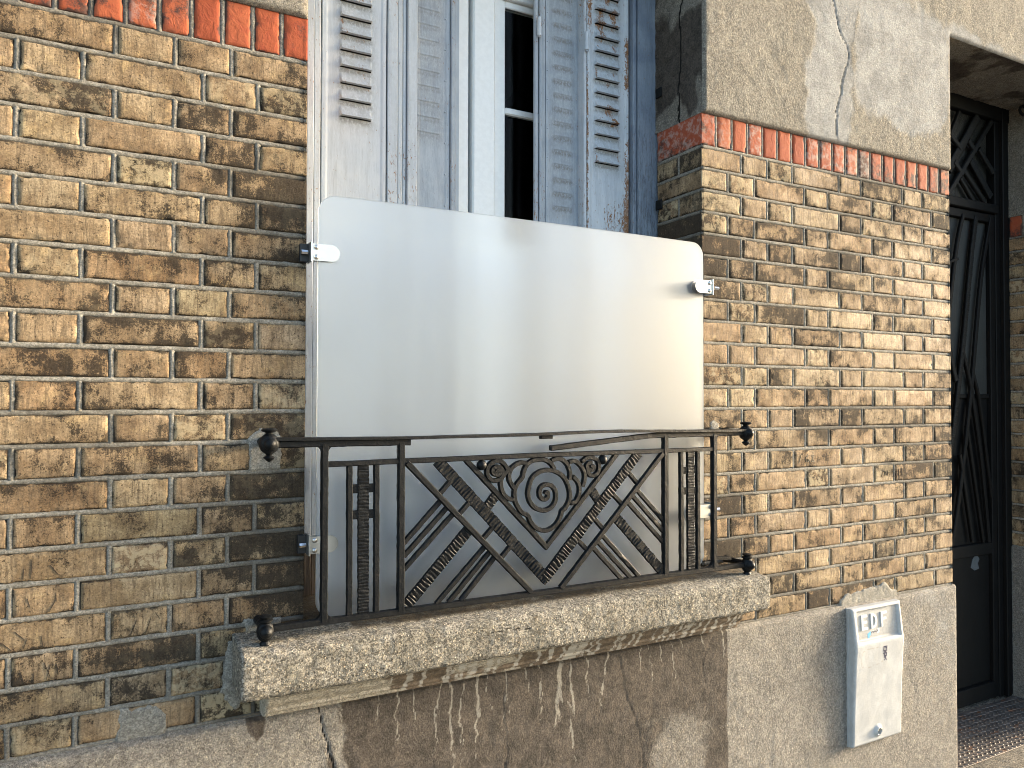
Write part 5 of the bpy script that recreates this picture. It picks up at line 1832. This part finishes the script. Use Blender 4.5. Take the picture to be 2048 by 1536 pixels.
def letterD(acc, x):
    rect(acc, x, x + .9, Bt, T)
    cz = (T + Bt) / 2
    ro, ri = (T - Bt) / 2, (T - Bt) / 2 - .85
    prev = None
    for t in range(-90, 91, 15):
        c_, s_ = math.cos(math.radians(t)), math.sin(math.radians(t))
        cur = ((x + .9 + c_ * 2.3, cz + s_ * ro), (x + .9 + c_ * 1.35, cz + s_ * ri))
        if prev:
            sblock(acc, [prev[0], cur[0], cur[1], prev[1]])
        prev = cur
for nm, fn, x in (('E', letterE, 188.9), ('D', letterD, 193.9), ('F', letterF, 199.2)):
    lt = Acc()
    fn(lt, x)
    lt.build('raised_letter', M_LETTER, mc, smooth=False)
# remains of a blue sticker and of a dark printed mark
M_STK = mat_plain('blue_sticker', (.10, .38, .62), .5)
M_INK = mat_plain('dark_ink', (.012, .015, .06), .5)
M_STKW = mat_plain('pale_sticker', (.50, .60, .66), .5)
a = Acc()
def sheet(acc, pts, dy=-.04, fy=surf_y):
    acc.add([(p[0], fy(*p) + dy, p[1]) for p in pts], [np.array([list(range(len(pts)))])])
sheet(a, [(191.9, -159.6), (193.6, -158.9), (193.7, -160.0), (192.9, -160.6), (192.7, -161.6), (191.9, -161.4)])
a.build('blue_sticker', M_STK, mc, smooth=False)
a = Acc()
sheet(a, [(193.7, -159.0), (198.3, -158.3), (198.2, -159.8), (196.0, -160.2), (193.7, -160.3)], -.03)
a.build('pale_sticker', M_STKW, mc, smooth=False)
a = Acc()
for p0, p1 in (((193.9, -159.6), (194.6, -159.1)), ((194.8, -159.7), (195.3, -159.2)), ((195.4, -159.1), (196.2, -159.5)), ((196.3, -159.0), (196.6, -159.6)), ((196.8, -158.8), (197.5, -159.3))):
    d_ = np.array(p1) - np.array(p0)
    nn_ = np.array([-d_[1], d_[0]]) / np.hypot(*d_) * .12
    sheet(a, [np.array(p0) - nn_, np.array(p1) - nn_, np.array(p1) + nn_, np.array(p0) + nn_], -.06)
a.build('sticker_scribble', M_INK, mc, smooth=False)
a = Acc()
fy2 = lambda x, z: float(front_y(z))
cell = ["1111", "1011", "1001", "1111", "0110", "1111", "0101", "0111", "0110", "0010", "0101"]
for j, row in enumerate(cell):
    for i, ch in enumerate(row):
        if ch == '1':
            x, z = 198.3 + i * .52, -164.4 - j * .46
            sheet(a, [(x, z), (x + .5, z), (x + .48, z - .44), (x + .03, z - .42)], -.06, fy2)
a.build('ink_mark', M_INK, mc, smooth=False)

# ---------------------------------------------------------------- scratched marks on the bricks
M_SCR_D = mat_plain('dark_scratch', (.045, .03, .02), .9)
M_SCR_L = mat_plain('pale_scratch', (.42, .36, .26), .9)
def strokes(lines_, mat, w=.11, name='scratched_mark'):
    for ln in lines_:
        a = Acc()
        pts = catmull(ln, 4) if len(ln) > 2 else [np.array(ln[0], float) + (np.array(ln[1], float) - np.array(ln[0], float)) * t for t in (0, .33, .66, 1)]
        k = len(pts)
        sweep(a, pts, w, -.04, .12, smooth=False, amp=.01, taper=([0, .2, .8, 1], [.3, 1, .9, .2]))
        a.build(name, mat, house)
rs_ = np.random.default_rng(5)
def by(row, t=.5):
    return -(row - 1) * P - .5 - t * (P - 1)
dk = []
for row, xa, xb, n_ in ((19, -66, -48, 7), (19, -39, -30, 4), (20, -56, -47, 6), (17, -66, -50, 5), (20, -38, -25, 3), (18, -56, -48, 3)):
    for _ in range(n_):
        x = rs_.uniform(xa, xb)
        t = rs_.uniform(.15, .6)
        dx, dz = rs_.uniform(-1.6, 2.2), rs_.uniform(.3, .75)
        dk.append([(x, by(row, t)), (x + dx, by(row, min(.92, t + dz)))])
strokes(dk, M_SCR_D)
x0, z0 = W + 80.8, by(16, .75)
strokes([[(x0 + 2, z0 + 2.4), (x0 + 4.4, z0 + 2.6), (x0 + 3.2, z0 + .3)], [(x0 + 5.2, z0 + .4), (x0 + 5.3, z0 + 2.4), (x0 + 6.6, z0 + .6), (x0 + 6.8, z0 + 2.5)]], M_SCR_D, .14)
strokes([[(x0 + 11.6, z0 + 2.7), (x0 + 9.6, z0 + 2.9), (x0 + 9.8, z0 + 1.7), (x0 + 11.6, z0 + 1.3), (x0 + 11.2, z0 + .2), (x0 + 9.4, z0 + .2)], [(x0 + 13, z0 + 2.8), (x0 + 13.1, z0 + .3)], [(x0 + 14.6, z0 + 2.9), (x0 + 14.7, z0 + .4)], [(x0 + 16, z0 + 1.3), (x0 + 18.6, z0 + 1.2)]], M_SCR_D, .2)
x0, z0 = W + 41.4, by(15, .72)
strokes([[(x0, z0 + 2.4), (x0 + 1.8, z0 + 2.5), (x0 + .7, z0)], [(x0 + 5, z0 + 2.6), (x0 + 3.9, z0 + 1.0), (x0 + 4.8, z0 + .1), (x0 + 5.6, z0 + .9), (x0 + 4.2, z0 + 1.3)], [(x0 + 7.4, z0 + 1.4), (x0 + 6.8, z0 + 2.3), (x0 + 7.9, z0 + 2.4), (x0 + 7.2, z0 + 1.2), (x0 + 8.1, z0 + .3), (x0 + 6.8, z0 + .3), (x0 + 7.4, z0 + 1.4)]], M_SCR_L, .12)
